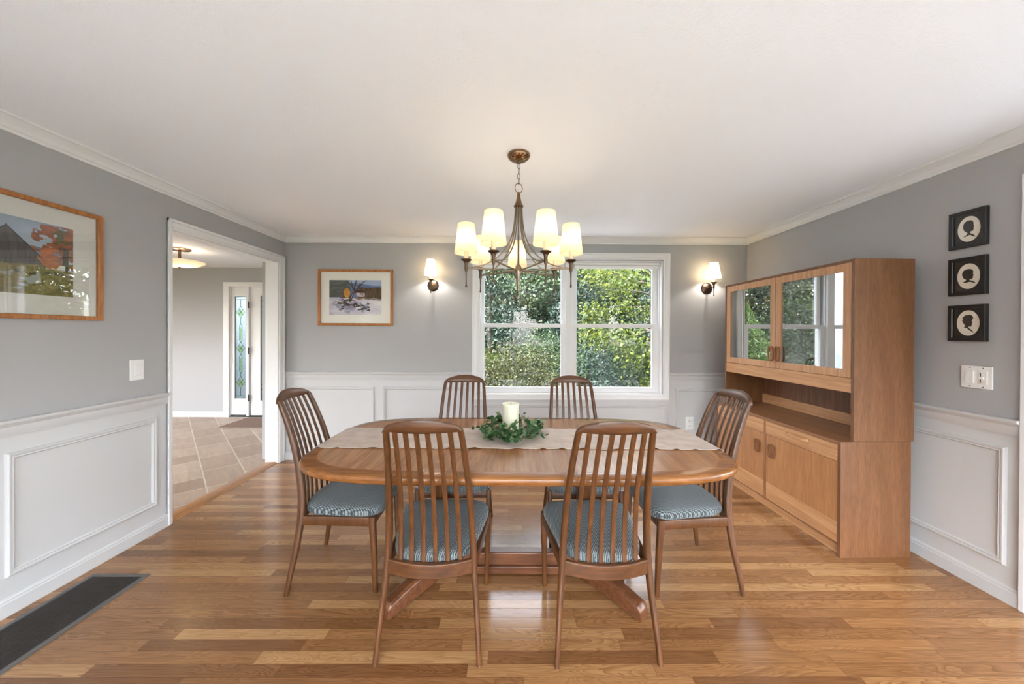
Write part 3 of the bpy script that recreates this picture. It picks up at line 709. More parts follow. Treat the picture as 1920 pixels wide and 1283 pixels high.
for k in range(72):
    a = rw.uniform(0, 2*PI); r0 = 0.13+rw.uniform(-0.025, 0.03)
    base_ = Vector((r0*math.cos(a), r0*math.sin(a), 0.016)); out = Vector((math.cos(a), math.sin(a), 0)); tan = Vector((-math.sin(a), math.cos(a), 0))
    d = (out*rw.uniform(-0.15, 0.75)+tan*rw.uniform(0.2, 1.0)+Vector((0, 0, rw.uniform(0.05, 1.25)))).normalized(); ln = rw.uniform(0.05, 0.105)
    pts = [base_+d*ln*f+Vector((0, 0, -0.010*f*f)) for f in (0, 0.33, 0.66, 1)]
    for p_ in pts: p_.z = max(p_.z, 0.012)
    mb.sweep(pts, 0.0022, n=5, p=2)
    for i in range(1, 4):
        for sg in (-1, 1):
            nn = Vector((rw.uniform(-.6, .6), rw.uniform(-.6, .6), rw.uniform(0.3, 1))); up = (d+tan.cross(d)*sg*0.9+Vector((rw.uniform(-.3, .3), rw.uniform(-.3, .3), rw.uniform(-.1, .3))))
            p_ = pts[i]; rad = rw.uniform(0.012, 0.0215)
            if p_.z < 0.018: p_.z = 0.018; nn = Vector((0.2, 0.1, 1)); up.z = abs(up.z)
            disc_leaf(lm, p_, nn, up, rad, rw.uniform(0.7, 1.0))
for i, v in enumerate(lm.v):
    x, y, z = v; r = math.hypot(x, y)
    if r < 0.062: x, y = x*0.062/max(r, 1e-4), y*0.062/max(r, 1e-4)
    lm.v[i] = (x, y, max(z, 0.002))
mb.build('twig_ring', M['twig'], t, smooth=True); lm.build('foliage', M['euc'], t)

# ------------------------------------------------------------------ chairs
RP = [(0.0, -0.232, 0.219), (0.10, -0.215, 0.212), (0.22, -0.193, 0.202), (0.34, -0.177, 0.192), (0.44, -0.170, 0.186), (0.54, -0.174, 0.181), (0.66, -0.192, 0.175), (0.78, -0.222, 0.167), (0.90, -0.262, 0.158), (0.985, -0.297, 0.151), (1.012, -0.309, 0.146)]
def rp(z):
    for i in range(len(RP)-1):
        if z <= RP[i+1][0] or i == len(RP)-2:
            a, b = RP[i], RP[i+1]; f = (z-a[0])/(b[0]-a[0]); return a[1]+(b[1]-a[1])*f, a[2]+(b[2]-a[2])*f
def make_chair(label):
    t = thing('dining_chair', label, 'dining chair', group='teak slat-back dining chairs around the table')
    # rear legs run up into the back posts
    for s in (-1, 1):
        pts = catmull([(s*h, y, z) for z, y, h in RP], 4)
        sz = []
        for p in pts:
            z = p[2]
            if z < 0.44: f = z/0.44; w, d = 0.021+0.009*f, 0.024+0.016*f
            else: f = (z-0.44)/0.57; w, d = 0.030-0.006*f, 0.040-0.014*f
            sz.append((w, d))
        mb = MB(); mb.sweep(pts, sz, hint=(1,0,0), n=12, p=2.6); o = mb.build('rear_leg', M['teak_v'], t, smooth=50)
        MB().lathe([(0.009, -0.001), (0.010, 0.004)], 12, (s*0.219, -0.232, 0.0)).build('glide', M['plate'], o)
    # top rail: lens shaped, bowed backwards
    mb = MB(); vs = []; N_ = 28; K = 10
    for i in range(N_+1):
        u = -1+2*i/N_; x = u*0.160; e = abs(u)
        zt = 1.026+0.036*(1-e**2.2); zb = 1.006 - 0.002*(1-e**2) + 0.0*e
        if e > 0.86: g = (e-0.86)/0.14; zt -= 0.020*g*g; zb -= 0.004*g
        yb = -0.309 - 0.026*(1-u*u) - (0.010*(1-e**2))
        zc_, hh = (zt+zb)/2, (zt-zb)/2; th = 0.012
        for k in range(K):
            a = 2*PI*k/K; ca, sa = math.cos(a), math.sin(a)
            dy = math.copysign(abs(ca)**0.7, ca)*th; dz = math.copysign(abs(sa)**0.7, sa)*hh
            vs.append((x, yb+dy-0.30*dz, zc_+dz))
    fs = [(j*K+k, j*K+(k+1) % K, (j+1)*K+(k+1) % K, (j+1)*K+k) for j in range(N_) for k in range(K)]
    fs += [tuple(range(K))[::-1], tuple(N_*K+k for k in range(K))]
    mb.add(vs, fs); mb.build('top_rail', M['teak_x'], t, smooth=60)
    # slats
    for q in (-2.5, -1.5, -0.5, 0.5, 1.5, 2.5):
        xb_, xt_ = q*0.0520, q*0.0436; pts = []
        for k in range(19):
            f = k/18; z = 0.395+(1.010-0.395)*f; y, _ = rp(z)
            x = xb_+(xt_-xb_)*f; bow = 0.030*(1-(x/0.19)**2)*(1.0-0.0*f)
            pts.append((x, y-bow+0.004, z))
        mb = MB(); mb.sweep(pts, (0.0205, 0.0095), hint=(1,0,0), n=12, p=4); mb.build('slat', M['teak_v'], t, smooth=50)
    # rails
    mb = MB(); vs = []; N_ = 18
    for i in range(N_+1):
        u = -1+2*i/N_; x = u*0.186; y = -0.176-0.034*(1-u*u)
        for dy, z in ((-0.011, 0.350), (0.011, 0.350), (0.011, 0.412), (-0.011, 0.412)): vs.append((x, y+dy, z+0.004*u*u))
    fs = [(j*4+k, j*4+(k+1) % 4, (j+1)*4+(k+1) % 4, (j+1)*4+k) for j in range(N_) for k in range(4)] + [(3,2,1,0), tuple(N_*4+k for k in range(4))]
    mb.add(vs, fs); mb.build('back_rail', M['teak_x'], t, bevel=0.004)
    for s in (-1, 1):
        mb = MB(); mb.sweep([(s*0.188, -0.165, 0.382), (s*0.224, 0.215, 0.385)], (0.022, 0.050), hint=(1,0,0), n=16, p=6); mb.build('side_rail', M['teak_v'], t, smooth=40)
        mb = MB(); mb.sweep([(s*0.216, 0.232, 0.0), (s*0.220, 0.226, 0.2), (s*0.224, 0.218, 0.36), (s*0.224, 0.218, 0.412)], [(0.022, 0.024), (0.029, 0.031), (0.033, 0.037), (0.033, 0.037)], hint=(1,0,0), n=14, p=3.2)
        o = mb.build('front_leg', M['teak_v'], t, smooth=45)
        MB().lathe([(0.009, -0.001), (0.010, 0.004)], 12, (s*0.216, 0.232, 0.0)).build('glide', M['plate'], o)
    mb = MB(); mb.sweep([(-0.214, 0.220, 0.385), (0, 0.228, 0.385), (0.214, 0.220, 0.385)], (0.020, 0.048), hint=(0,1,0), n=16, p=6); mb.build('front_rail', M['teak_x'], t, smooth=40)
    # seat cushion: trapezoid pad with soft edge
    def ring(sc, z, k=64):
        r = []
        for i in range(k):
            a = 2*PI*i/k; c, s = math.cos(a), math.sin(a); n = 5.0
            u = math.copysign(abs(c)**(2/n), c); v = math.copysign(abs(s)**(2/n), s)
            y0, y1 = -0.172, 0.262; yy = (y0+y1)/2+v*(y1-y0)/2
            f = (yy-y0)/(y1-y0); wd = 0.170+(0.243-0.170)*min(1, f*1.05)
            if v < 0: yy -= 0.020*(1-u*u)*abs(v)
            if v > 0: yy += 0.012*(1-u*u)*v
            x = u*wd
            if f < 0.14: x *= 1.0
            r.append((x*(1-sc/0.24)+0, (yy-0.045)*(1-sc/0.22)+0.045, z + 0.010*(f-0.5)))
        return r
    mb = MB(); vs = []; secs = [(0.006, 0.404), (0.0, 0.412), (-0.002, 0.424), (0.0, 0.438), (0.006, 0.449), (0.018, 0.456), (0.05, 0.461), (0.11, 0.465), (0.18, 0.467)]
    for sc, z in secs: vs += ring(sc, z)
    k = 64; fs = [(j*k+i, j*k+(i+1) % k, (j+1)*k+(i+1) % k, (j+1)*k+i) for j in range(len(secs)-1) for i in range(k)]
    fs += [tuple(range(k))[::-1], tuple((len(secs)-1)*k+i for i in range(k))]
    mb.add(vs, fs); mb.build('seat_cushion', M['tweed'], t, smooth=60)
    return t
CH = [
 ((-0.342, 1.663), -0.003, 'slat-back teak chair nearest the camera, left one of the two seen from behind'),
 ((0.417, 1.657), 0.018, 'slat-back teak chair nearest the camera, right one of the two seen from behind'),
 ((-0.962, 2.042), -PI/2+0.052, 'slat-back teak chair at the table end by the hall doorway'),
 ((1.016, 2.027), PI/2+0.016, 'slat-back teak chair at the table end by the wooden sideboard'),
 ((-0.354, 2.365), PI, 'slat-back teak chair on the window side, left of the candle'),
 ((0.478, 2.352), PI, 'slat-back teak chair on the window side, right of the candle'),
]
for i, ((x, y), rz, lab) in enumerate(CH):
    if i == 0: ch0 = make_chair(lab); c = ch0
    else: c = copy_tree(ch0); c['label'] = lab
    c.location = (x, y, 0.001); c.rotation_euler = (0, 0, rz)

# ------------------------------------------------------------------ chandelier
def cone_shade(rb, rt, h, th=0.0012):
    return [(rb, 0), (rt, h), (rt-th, h), (rb-th, 0)]
chd = thing('chandelier', 'bronze seven-arm chandelier with cream tapered shades hanging over the table', 'chandelier', (0.047, 2.0, 0))
MB().lathe([(0, CE), (0.066, CE), (0.067, CE-0.006), (0.062, CE-0.018), (0.048, CE-0.030), (0.028, CE-0.038), (0.012, CE-0.041), (0.009, CE-0.052), (0.0, CE-0.053)], 40).build('canopy', M['bronze'], chd, smooth=60)
mb = MB()
def link(mb, c, hh, w, rot, th):
    pts = []
    for k in range(16):
        a = 2*PI*k/16; u = math.sin(a)*w/2; z = math.cos(a)*hh/2
        pts.append((c[0]+u*math.cos(rot), c[1]+u*math.sin(rot), c[2]+z))
    mb.sweep(pts, th, hint=(math.sin(rot), -math.cos(rot), 0), n=8, p=2, closed=True)
zt = CE-0.050; nl = 4; sp = (zt-2.268)/nl
for i in range(nl): link(mb, (0, 0, zt-sp*(i+0.5)), sp+0.008, 0.015, 0.4+(PI/2)*(i % 2), 0.0032)
mb.build('chain', M['bronze_d'], chd, smooth=True)
mb = MB(); link(mb, (0, 0, 2.245), 0.056, 0.046, 0.35, 0.0045); mb.build('ring', M['bronze'], chd, smooth=True)
MB().lathe([(0, 2.222), (0.007, 2.221), (0.009, 2.21), (0.011, 2.19), (0.017, 2.165), (0.024, 2.148), (0.028, 2.143), (0.028, 2.136), (0.020, 2.132), (0, 2.131)], 28).build('stem_cap', M['bronze'], chd, smooth=60)
MB().lathe([(0.006, 2.135), (0.006, 1.80), (0.016, 1.79), (0.020, 1.775), (0.022, 1.765), (0.022, 1.752), (0.016, 1.742), (0.011, 1.72), (0.009, 1.69), (0.007, 1.66), (0.010, 1.648), (0.005, 1.636), (0, 1.634)], 20).build('hub', M['pewter'], chd, smooth=60)
R_ = 0.304
for i in range(7):
    a = PI/2 + i*2*PI/7; c, s = math.cos(a), math.sin(a)
    mb = MB(); mb.sweep([(0.018*c, 0.018*s, 1.760), (R_*c, R_*s, 1.765)], 0.0098, hint=(0,0,1), n=10, p=2)
    arm = mb.build('arm', M['pewter'], chd, smooth=True)
    rod = catmull([(0.019, 2.137), (0.022, 2.08), (0.028, 2.02), (0.043, 1.955), (0.075, 1.89), (0.125, 1.835), (0.19, 1.793), (0.25, 1.773), (0.285, 1.768)], 4)
    mb = MB(); mb.sweep([(r*c, r*s, z) for r, z in rod], 0.0078, hint=(-s, c, 0), n=8, p=2); mb.build('curved_rod', M['pewter'], arm, smooth=True)
    cc = (R_*c, R_*s, 0)
    MB().lathe([(0, 1.655), (0.004, 1.656), (0.0065, 1.662), (0.004, 1.668), (0.0032, 1.70), (0.0045, 1.74), (0.009, 1.752), (0.010, 1.765), (0.009, 1.778), (0.011, 1.79), (0.016, 1.80), (0.029, 1.808), (0.030, 1.812), (0.026, 1.812), (0.012, 1.806), (0, 1.806)], 24, cc).build('candle_cup', M['bronze_d'], arm, smooth=60)
    MB().lathe([(0.0125, 1.806), (0.0125, 1.880), (0.009, 1.882), (0, 1.882)], 16, cc).build('candle_sleeve', M['sleeve'], arm, smooth=50)
    MB().lathe([(rr, 1.846+z) for rr, z in cone_shade(0.066, 0.047, 0.166)], 40, cc, closed=True).build('lamp_shade', M['shade'], arm, smooth=50)
    point('bulb_light', (cc[0], cc[1], 1.925), 0.33*K_LAMP, (1.0, 0.87, 0.68), 0.018, chd)

# wall sconces
def sconce(x, z, lab, dx):
    t = thing('wall_sconce', lab, 'wall sconce', (x, YB, z), group='bronze wall sconces beside the window')
    MB().lathe([(0, -0.020), (0.020, -0.019), (0.045, -0.014), (0.058, -0.008), (0.063, -0.003), (0.063, 0)], 36, axis='Y').build('backplate', M['bronze_d'], t, smooth=60)
    y0 = -0.125
    mb = MB(); mb.sweep(catmull([(0, -0.018, 0.005), (0, -0.05, -0.006), (dx*.6, -0.09, -0.012), (dx, y0, -0.006)], 5), 0.010, hint=(1,0,0), n=10, p=2); mb.build('arm', M['bronze'], t, smooth=True)
    c = (dx, y0, 0)
    MB().lathe([(0, -0.098), (0.004, -0.097), (0.0065, -0.091), (0.004, -0.085), (0.0035, -0.05), (0.006, -0.02), (0.010, -0.010), (0.010, 0.015), (0.014, 0.034), (0.029, 0.046), (0.029, 0.050), (0.012, 0.047), (0, 0.047)], 24, c).build('candle_cup', M['bronze_d'], t, smooth=60)
    MB().lathe([(0.0115, 0.046), (0.0115, 0.125), (0, 0.126)], 16, c).build('candle_sleeve', M['sleeve'], t, smooth=50)
    MB().lathe([(r, 0.092+z_) for r, z_ in cone_shade(0.070, 0.040, 0.165)], 40, c, closed=True).build('lamp_shade', M['shade'], t, smooth=50)
    MB().lathe([(0.003, 0.2545), (0.0385, 0.2545), (0.0385, 0.2555), (0.003, 0.2555)], 32, c, closed=True).build('added_top_diffuser', M['shade'], t)  # disc added to block the bulb's bright spot on the ceiling
    MB().lathe([(0.003, 0.125), (0.003, 0.258), (0.007, 0.262), (0.004, 0.268), (0, 0.269)], 10, c).build('finial', M['bronze_d'], t, smooth=True)
    point('bulb_light', (dx+0.0, y0+0.010, 0.130), 6.0*K_LAMP, (1.0, 0.94, 0.85), 0.016, t)
    return t
sconce(-0.845, 1.912, 'lit bronze wall sconce with cream shade, between the snow picture and the window', 0.004)
sconce(2.161, 1.895, 'lit bronze wall sconce with cream shade, right of the window by the hutch', 0.004)

# ------------------------------------------------------------------ pictures
def paint_mesh(name, w, h, img, parent, basis, mat):
    """img: (ny,nx,3) sRGB 0..255 painted onto a flat sheet as paint colours"""
    ny, nx, _ = img.shape
    U, V, O = [Vector(b) for b in basis]
    us = np.linspace(0, w, nx+1); vs_ = np.linspace(0, h, ny+1)
    UU, VV = np.meshgrid(us, vs_)
    P = np.stack([O[i]+UU*U[i]+VV*V[i] for i in range(3)], -1).reshape(-1, 3)
    idx = np.arange((nx+1)*(ny+1)).reshape(ny+1, nx+1)
    F = np.stack([idx[:-1, :-1], idx[:-1, 1:], idx[1:, 1:], idx[1:, :-1]], -1).reshape(-1, 4)
    me = bpy.data.meshes.new(name); me.vertices.add(len(P)); me.vertices.foreach_set('co', P.ravel().astype(np.float32))
    me.loops.add(F.size); me.loops.foreach_set('vertex_index', F.ravel().astype(np.int32))
    me.polygons.add(len(F)); me.polygons.foreach_set('loop_start', (np.arange(len(F))*4).astype(np.int32)); me.update(calc_edges=True)
    c = img.reshape(-1, 3)/255.0; lin = np.where(c <= 0.04045, c/12.92, ((c+0.055)/1.055)**2.4)
    a = me.color_attributes.new('paint', 'FLOAT_COLOR', 'CORNER'); d = np.ones((F.size, 4), np.float32); d[:, :3] = np.repeat(lin, 4, 0); a.data.foreach_set('color', d.ravel())
    me.materials.append(mat); o = bpy.data.objects.new(name, me); COL.objects.link(o); o.parent = parent
    return o
def paint_mat():
    t = NT('watercolour paint'); a = t.n('ShaderNodeVertexColor', layer_name='paint').outputs[0]
    return t.surf(t.bsdf(color=a, rough=0.85, spec=0.2))
M['paint'] = paint_mat()
def grid(nx, ny): return np.meshgrid((np.arange(nx)+0.5)/nx, (np.arange(ny)+0.5)/ny)
def lay(img, mask, col, a=1.0):
    m = np.clip(mask, 0, 1)[..., None]*a; return img*(1-m)+np.array(col, float)*m
def layc(img, mask, colimg): m = np.clip(mask, 0, 1)[..., None]; return img*(1-m)+colimg*m
def sm(x, a, b): t = np.clip((x-a)/(b-a), 0, 1); return t*t*(3-2*t)
def lerp3(a, b, f): return np.array(a, float)+(np.array(b, float)-np.array(a, float))*f[..., None]
def barn_painting():
    u, v = grid(300, 190); N = lambda su, sv, s: fbm(u*su, v*sv, s, 4)
    img = lerp3((196, 208, 218), (150, 170, 192), np.clip((v-0.55)*2+N(4, 7, 1)*0.8-0.4, 0, 1))
    img = lay(img, sm(N(3, 9, 9), 0.45, 0.62)*(v > .6), (216, 222, 226), 0.7)
    # far roof and house
    roof = (v < 0.66-0.12*(u-0.72)) & (v > 0.40+0.20*(u-0.75)) & (u > 0.70) & (u < 0.955)
    img = layc(img, roof*1.0, lerp3((108, 116, 134), (150, 156, 168), N(8, 30, 2)))
    # autumn trees
    tr = sm(N(16, 14, 3)-0.30*np.hypot((u-0.95)/0.20, (v-0.78)/0.28), 0.10, 0.16)*(u > 0.72)
    img = layc(img, tr, lerp3((120, 66, 42), (202, 112, 52), N(26, 20, 4)))
    img = layc(img, tr*sm(N(22, 18, 14), 0.55, 0.6)*(u > .86), lerp3((70, 70, 36), (120, 110, 50), N(30, 30, 5)))
    tk = (np.abs(u-0.945-0.02*(v-0.5)) < 0.022) & (v > 0.25) & (v < 0.7); img = lay(img, tk*1.0, (66, 60, 40), 0.9)
    rb = sm(N(16, 10, 6)-1.6*np.abs(v-0.655+0.05*(u-0.8)), 0.40, 0.5)*(u > 0.70)*(u < 0.9); img = lay(img, rb, (196, 104, 48))
    # barn
    gv = 0.87-1.70*np.abs(u-0.575); barn = (v < gv) & (v > 0.22) & (np.abs(u-0.575) < 0.235)
    bc = lerp3((74, 70, 70), (116, 110, 106), N(70, 5, 7)); bc = bc*(0.9+0.16*np.clip((0.75-v)*1.5, 0, 1))[..., None]
    img = layc(img, barn*1.0, bc); img = lay(img, (np.abs(v-gv) < 0.012) & (np.abs(u-0.575) < 0.245), (66, 66, 72))
    lb = (u < 0.36) & (v < 0.55) & (v > 0.2); img = layc(img, lb*1.0, lerp3((90, 84, 80), (130, 122, 112), N(50, 5, 17)))
    hs = (u > 0.85) & (u < 0.945) & (v > 0.36) & (v < 0.44); img = lay(img, hs*1.0, (226, 226, 224))
    ob = sm(N(24, 18, 8)-0.8*np.hypot((u-0.84)/0.12, (v-0.485)/0.14), 0.0, 0.12); img = layc(img, ob, lerp3((150, 82, 44), (214, 130, 60), N(30, 30, 9)))
    # field
    g = sm(0.40-v+0.10*(N(12, 6, 10)-0.5), 0.0, 0.03)
    fc = lerp3((96, 88, 52), (196, 176, 120), N(34, 20, 11)); fc = fc*0.55+lerp3((70, 74, 44), (170, 150, 92), N(90, 26, 12))*0.45
    img = layc(img, g, fc)
    wt = sm(N(9, 16, 13), 0.52, 0.6)*(v < 0.30)*(v > 0.06)*(u > 0.5)*(u < 0.78); img = lay(img, wt, (176, 182, 190), 0.8)
    wl = (np.abs(v-0.30+0.02*np.sin(u*20)) < 0.02)*(u > 0.62); img = layc(img, wl*sm(N(50, 40, 15), 0.4, 0.55), lerp3((120, 110, 92), (70, 68, 50), N(60, 60, 16)))
    return img
def snow_painting():
    u, v = grid(230, 152); N = lambda su, sv, s: fbm(u*su, v*sv, s, 4)
    img = lerp3((150, 168, 200), (178, 190, 214), N(3, 5, 1))
    hill = 0.90-0.10*(u-0.6)-0.02*np.sin(u*9); img = layc(img, sm(hill-v, 0, 0.03)*(u > 0.2), lerp3((84, 104, 150), (120, 140, 178), N(10, 12, 2)))
    dk = sm(0.80-v+0.05*(N(14, 8, 3)-0.5), 0, 0.03)*(u > 0.55); img = layc(img, dk, lerp3((64, 50, 42), (128, 108, 84), N(40, 8, 4)))
    lf = sm(0.42-u+0.12*(N(8, 8, 5)-0.5), 0, 0.06)*(v > 0.5); img = layc(img, lf, lerp3((72, 78, 74), (118, 120, 116), N(14, 18, 6)))
    sh = (u > 0.22) & (u < 0.40) & (v > 0.48) & (v < 0.74); img = layc(img, sh*sm(N(8, 8, 16), 0.25, 0.4), lerp3((82, 74, 66), (120, 108, 94), N(30, 6, 7)))
    hy = np.hypot((u-0.335)/0.062, (v-0.63)/0.135) < 1; img = layc(img, hy*1.0, lerp3((170, 110, 40), (222, 166, 80), N(12, 10, 8)))
    snow = sm(0.50-0.10*np.clip(u-0.55, 0, 1)-v+0.05*(N(9, 6, 9)-0.5), 0, 0.03)
    img = layc(img, snow, lerp3((186, 180, 198), (232, 228, 228), np.clip(N(5, 9, 10)*1.2-0.2+0.5*(u-0.4), 0, 1)))
    hs = (u > 0.52) & (u < 0.68) & (v > 0.52) & (v < 0.64); img = lay(img, hs*1.0, (214, 204, 206)); img = lay(img, hs*sm(N(40, 10, 11), 0.5, 0.6), (120, 100, 100), 0.6)
    rf = (u > 0.46) & (u < 0.69) & (v > 0.63) & (v < 0.70+0.2*(0.6-u)); img = lay(img, rf*1.0, (84, 60, 48))
    fg = (u > 0.50) & (u < 0.72) & (np.abs(v-0.48-0.02*np.sin(u*30)) < 0.03); img = lay(img, fg*1.0, (128, 96, 72), 0.8)
    fn = sm(0.03-np.abs(v-0.46+0.12*(u-0.68)), 0.012, 0.022)*(u > 0.66); img = lay(img, fn*sm(N(40, 30, 12), 0.35, 0.5), (78, 62, 52))
    bl = sm(N(9, 12, 13)-1.5*np.abs(v-0.22), 0.30, 0.40)*(u < 0.75); img = layc(img, bl, lerp3((126, 124, 146), (190, 190, 206), N(14, 14, 14)))
    bk = sm(N(16, 22, 15)-2.2*np.abs(v-0.27+0.18*(u-0.5)), 0.36, 0.42)*(u > 0.15)*(u < 0.78); img = lay(img, bk, (70, 58, 56), 0.9)
    def stroke(p, q, w0, w1, c):
        nonlocal img
        d = np.array(q)-np.array(p); L2 = d@d; t = np.clip(((u-p[0])*d[0]+(v-p[1])*d[1])/L2, 0, 1)
        ds = np.hypot((u-p[0]-t*d[0])*1.47, v-p[1]-t*d[1]); img = lay(img, sm(w0+(w1-w0)*t-ds, -0.004, 0.006), c, 0.95)
    tc_ = (78, 60, 54); tl = (172, 156, 150)
    stroke((0.40, 0.42), (0.47, 0.68), 0.045, 0.028, tc_); stroke((0.47, 0.68), (0.52, 1.0), 0.026, 0.014, tc_); stroke((0.47, 0.68), (0.41, 1.0), 0.020, 0.010, tc_)
    stroke((0.46, 0.62), (0.66, 0.96), 0.026, 0.010, tc_); stroke((0.52, 0.80), (0.72, 1.0), 0.012, 0.006, tc_); stroke((0.50, 0.78), (0.60, 1.0), 0.012, 0.006, tl); stroke((0.44, 0.8), (0.33, 1.0), 0.010, 0.005, tc_); stroke((0.41, 0.45), (0.475, 0.70), 0.012, 0.008, tl)
    stroke((0.40, 0.44), (0.28, 0.40), 0.02, 0.005, tc_); stroke((0.42, 0.43), (0.52, 0.38), 0.018, 0.005, tc_); stroke((0.44, 0.66), (0.36, 0.78), 0.008, 0.004, tc_)
    return img
def framed(name, lab, cat, org, U, Nn, w, h, fw, fd, art, artrect, fmat, group=None, matm=None, glassm=None):
    """org = lower-left corner on the wall, U along the wall, Nn out of it"""
    t = thing(name, lab, cat, org, group=group); U, Nn, V = Vector(U), Vector(Nn), Vector((0, 0, 1))
    MB().frame((0,0,0), U, V, Nn, w, h, [(0, 0.001), (0, fd), (0.003, fd+0.002), (fw-0.003, fd+0.001), (fw, fd-0.003), (fw, 0.004), (fw, 0.001)]).build('frame', fmat, t, smooth=25)
    def sheet(nm, d0, d1, x0, z0, x1, z1, m):
        mb = MB(); P = lambda x, z, d: U*x+V*z+Nn*d
        vs = [P(x0,z0,d0),P(x1,z0,d0),P(x1,z1,d0),P(x0,z1,d0),P(x0,z0,d1),P(x1,z0,d1),P(x1,z1,d1),P(x0,z1,d1)]
        mb.add(vs, [(0,3,2,1),(4,5,6,7),(0,1,5,4),(1,2,6,5),(2,3,7,6),(3,0,4,7)]); return mb.build(nm, m, t)
    sheet('mat_board', 0.003, 0.0065, fw-0.002, fw-0.002, w-fw+0.002, h-fw+0.002, matm or M['mat'])
    art(t, U, V, Nn, artrect)
    sheet('glass', 0.0105, 0.0125, fw-0.002, fw-0.002, w-fw+0.002, h-fw+0.002, glassm or M['pic_glass'])
    return t
def art_paint(fn):
    def f(t, U, V, Nn, r):
        img = fn(); paint_mesh('artwork', r[2]-r[0], r[3]-r[1], img, t, (U, V, U*r[0]+V*r[1]+Nn*0.0072), M['paint'])
    return f
framed('framed_picture', 'large oak-framed watercolour of a grey barn and autumn trees on the left wall', 'picture', (XL, 1.205, 1.461), (0,1,0), (1,0,0), 0.860, 0.622, 0.024, 0.022, art_paint(barn_painting), (0.128, 0.126, 0.729, 0.506), M['pic_frame'])
framed('framed_picture', 'oak-framed watercolour of a bare tree in snow on the window wall', 'picture', (-2.092, YB, 1.469), (1,0,0), (0,-1,0), 0.811, 0.612, 0.026, 0.022, art_paint(snow_painting), (0.118, 0.120, 0.686, 0.496), M['pic_frame'], glassm=M['pic_glass_b'])
HEADS = [
 [(-.50,-.60),(-.34,-.50),(-.16,-.42),(-.10,-.34),(-.16,-.26),(-.30,-.18),(-.42,-.05),(-.50,.12),(-.50,.32),(-.42,.52),(-.24,.64),(0,.68),(.22,.64),(.38,.52),(.42,.36),(.42,.24),(.50,.10),(.43,.07),(.45,0),(.41,-.04),(.42,-.11),(.36,-.20),(.22,-.22),(.12,-.26),(.14,-.36),(.30,-.44),(.48,-.56),(.60,-.70),(.40,-.66),(.18,-.52),(-.02,-.50),(-.22,-.56)],
 [(-.52,-.46),(-.36,-.40),(-.22,-.34),(-.20,-.26),(-.34,-.20),(-.48,-.06),(-.56,.12),(-.54,.32),(-.42,.48),(-.20,.56),(.06,.58),(.28,.52),(.42,.40),(.44,.28),(.40,.18),(.48,.06),(.42,.03),(.44,-.04),(.40,-.08),(.40,-.16),(.32,-.23),(.16,-.24),(.10,-.30),(.20,-.36),(.42,-.42),(.66,-.60),(.36,-.52),(.1,-.46),(-.2,-.50)],
 [(-.20,-.22),(-.34,-.10),(-.44,.06),(-.52,.16),(-.46,.30),(-.50,.42),(-.36,.52),(-.28,.62),(-.08,.64),(.14,.66),(.34,.60),(.46,.46),(.44,.32),(.34,.22),(.36,.10),(.40,-.02),(.34,-.05),(.36,-.12),(.32,-.16),(.32,-.24),(.24,-.30),(.12,-.28),(.04,-.32),(.12,-.42),(.32,-.56),(.56,-.80),(.30,-.66),(.06,-.52),(-.12,-.40),(-.36,-.36),(-.28,-.28)],
]
def art_sil(k):
    def f(t, U, V, Nn, r):
        cx_, cz_ = (r[0]+r[2])/2, (r[1]+r[3])/2; rx, rz = (r[2]-r[0])/2, (r[3]-r[1])/2
        def flat(nm, poly, d0, d1, m):
            mb = MB(); n = len(poly); vs = [U*x+V*z+Nn*d for d in (d0, d1) for x, z in poly]
            mb.add(vs, [tuple(range(n))[::-1], tuple(range(n, 2*n))]+[(i, (i+1) % n, n+(i+1) % n, n+i) for i in range(n)]); return mb.build(nm, m, t)
        flat('oval', [(cx_+rx*math.cos(a), cz_+rz*math.sin(a)) for a in np.linspace(0, 2*PI, 49)[:-1]], 0.0064, 0.0074, M['cream'])
        pts = catmull([(cx_+x*rx*0.98, cz_+z*rz*0.98) for x, z in HEADS[k]+HEADS[k][:1]], 3)[:-1]
        flat('silhouette', pts, 0.0074, 0.0082, M['black_mat'])
    return f
# frames hang on the right wall; U runs towards the camera so that left-right matches the viewer
for k, (zb, zt, lab) in enumerate(((1.893, 2.104, 'top one of three small black frames with a child silhouette on the right wall'), (1.623, 1.838, 'middle one of three small black frames with a child silhouette on the right wall'), (1.362, 1.568, 'lowest of three small black frames with a child silhouette, above the double switch'))):
    w = 0.160; h = zt-zb
    framed('silhouette_frame', lab, 'picture', (XR, 2.003, zb), (0,-1,0), (-1,0,0), w, h, 0.020, 0.020, art_sil(k), (w/2-0.048, h/2-0.072, w/2+0.048, h/2+0.072), M['black'], group='child silhouettes in black frames', matm=M['black_mat'], glassm=M['pic_glass_b'])

# ------------------------------------------------------------------ switches, outlet
def plate(name, lab, cat, org, U, Nn, w, h):
    t = thing(name, lab, cat, org); U, Nn, V = Vector(U), Vector(Nn), Vector((0,0,1))
    def bx(nm, x0, z0, x1, z1, d0, d1, m, par=None, bev=0.002):
        mb = MB(); vs = [U*x+V*z+Nn*d for d in (d0, d1) for x, z in ((x0,z0),(x1,z0),(x1,z1),(x0,z1))]
        mb.add(vs, [(0,3,2,1),(4,5,6,7),(0,1,5,4),(1,2,6,5),(2,3,7,6),(3,0,4,7)]); return mb.build(nm, m, par or t, bevel=bev)
    bx('plate', -w/2, -h/2, w/2, h/2, 0, 0.007, M['plate']); return t, bx
t, bx = plate('light_switch', 'white single light switch on the left wall beside the doorway', 'light switch', (XL, 2.264, 1.143), (0,1,0), (1,0,0), 0.083, 0.134)
bx('rocker', -0.018, -0.036, 0.018, 0.036, 0.006, 0.012, M['plate'])
t, bx = plate('light_switch', 'white double switch plate with a dimmer under the three silhouettes', 'light switch', (XR, 1.887, 1.162), (0,-1,0), (-1,0,0), 0.128, 0.124)
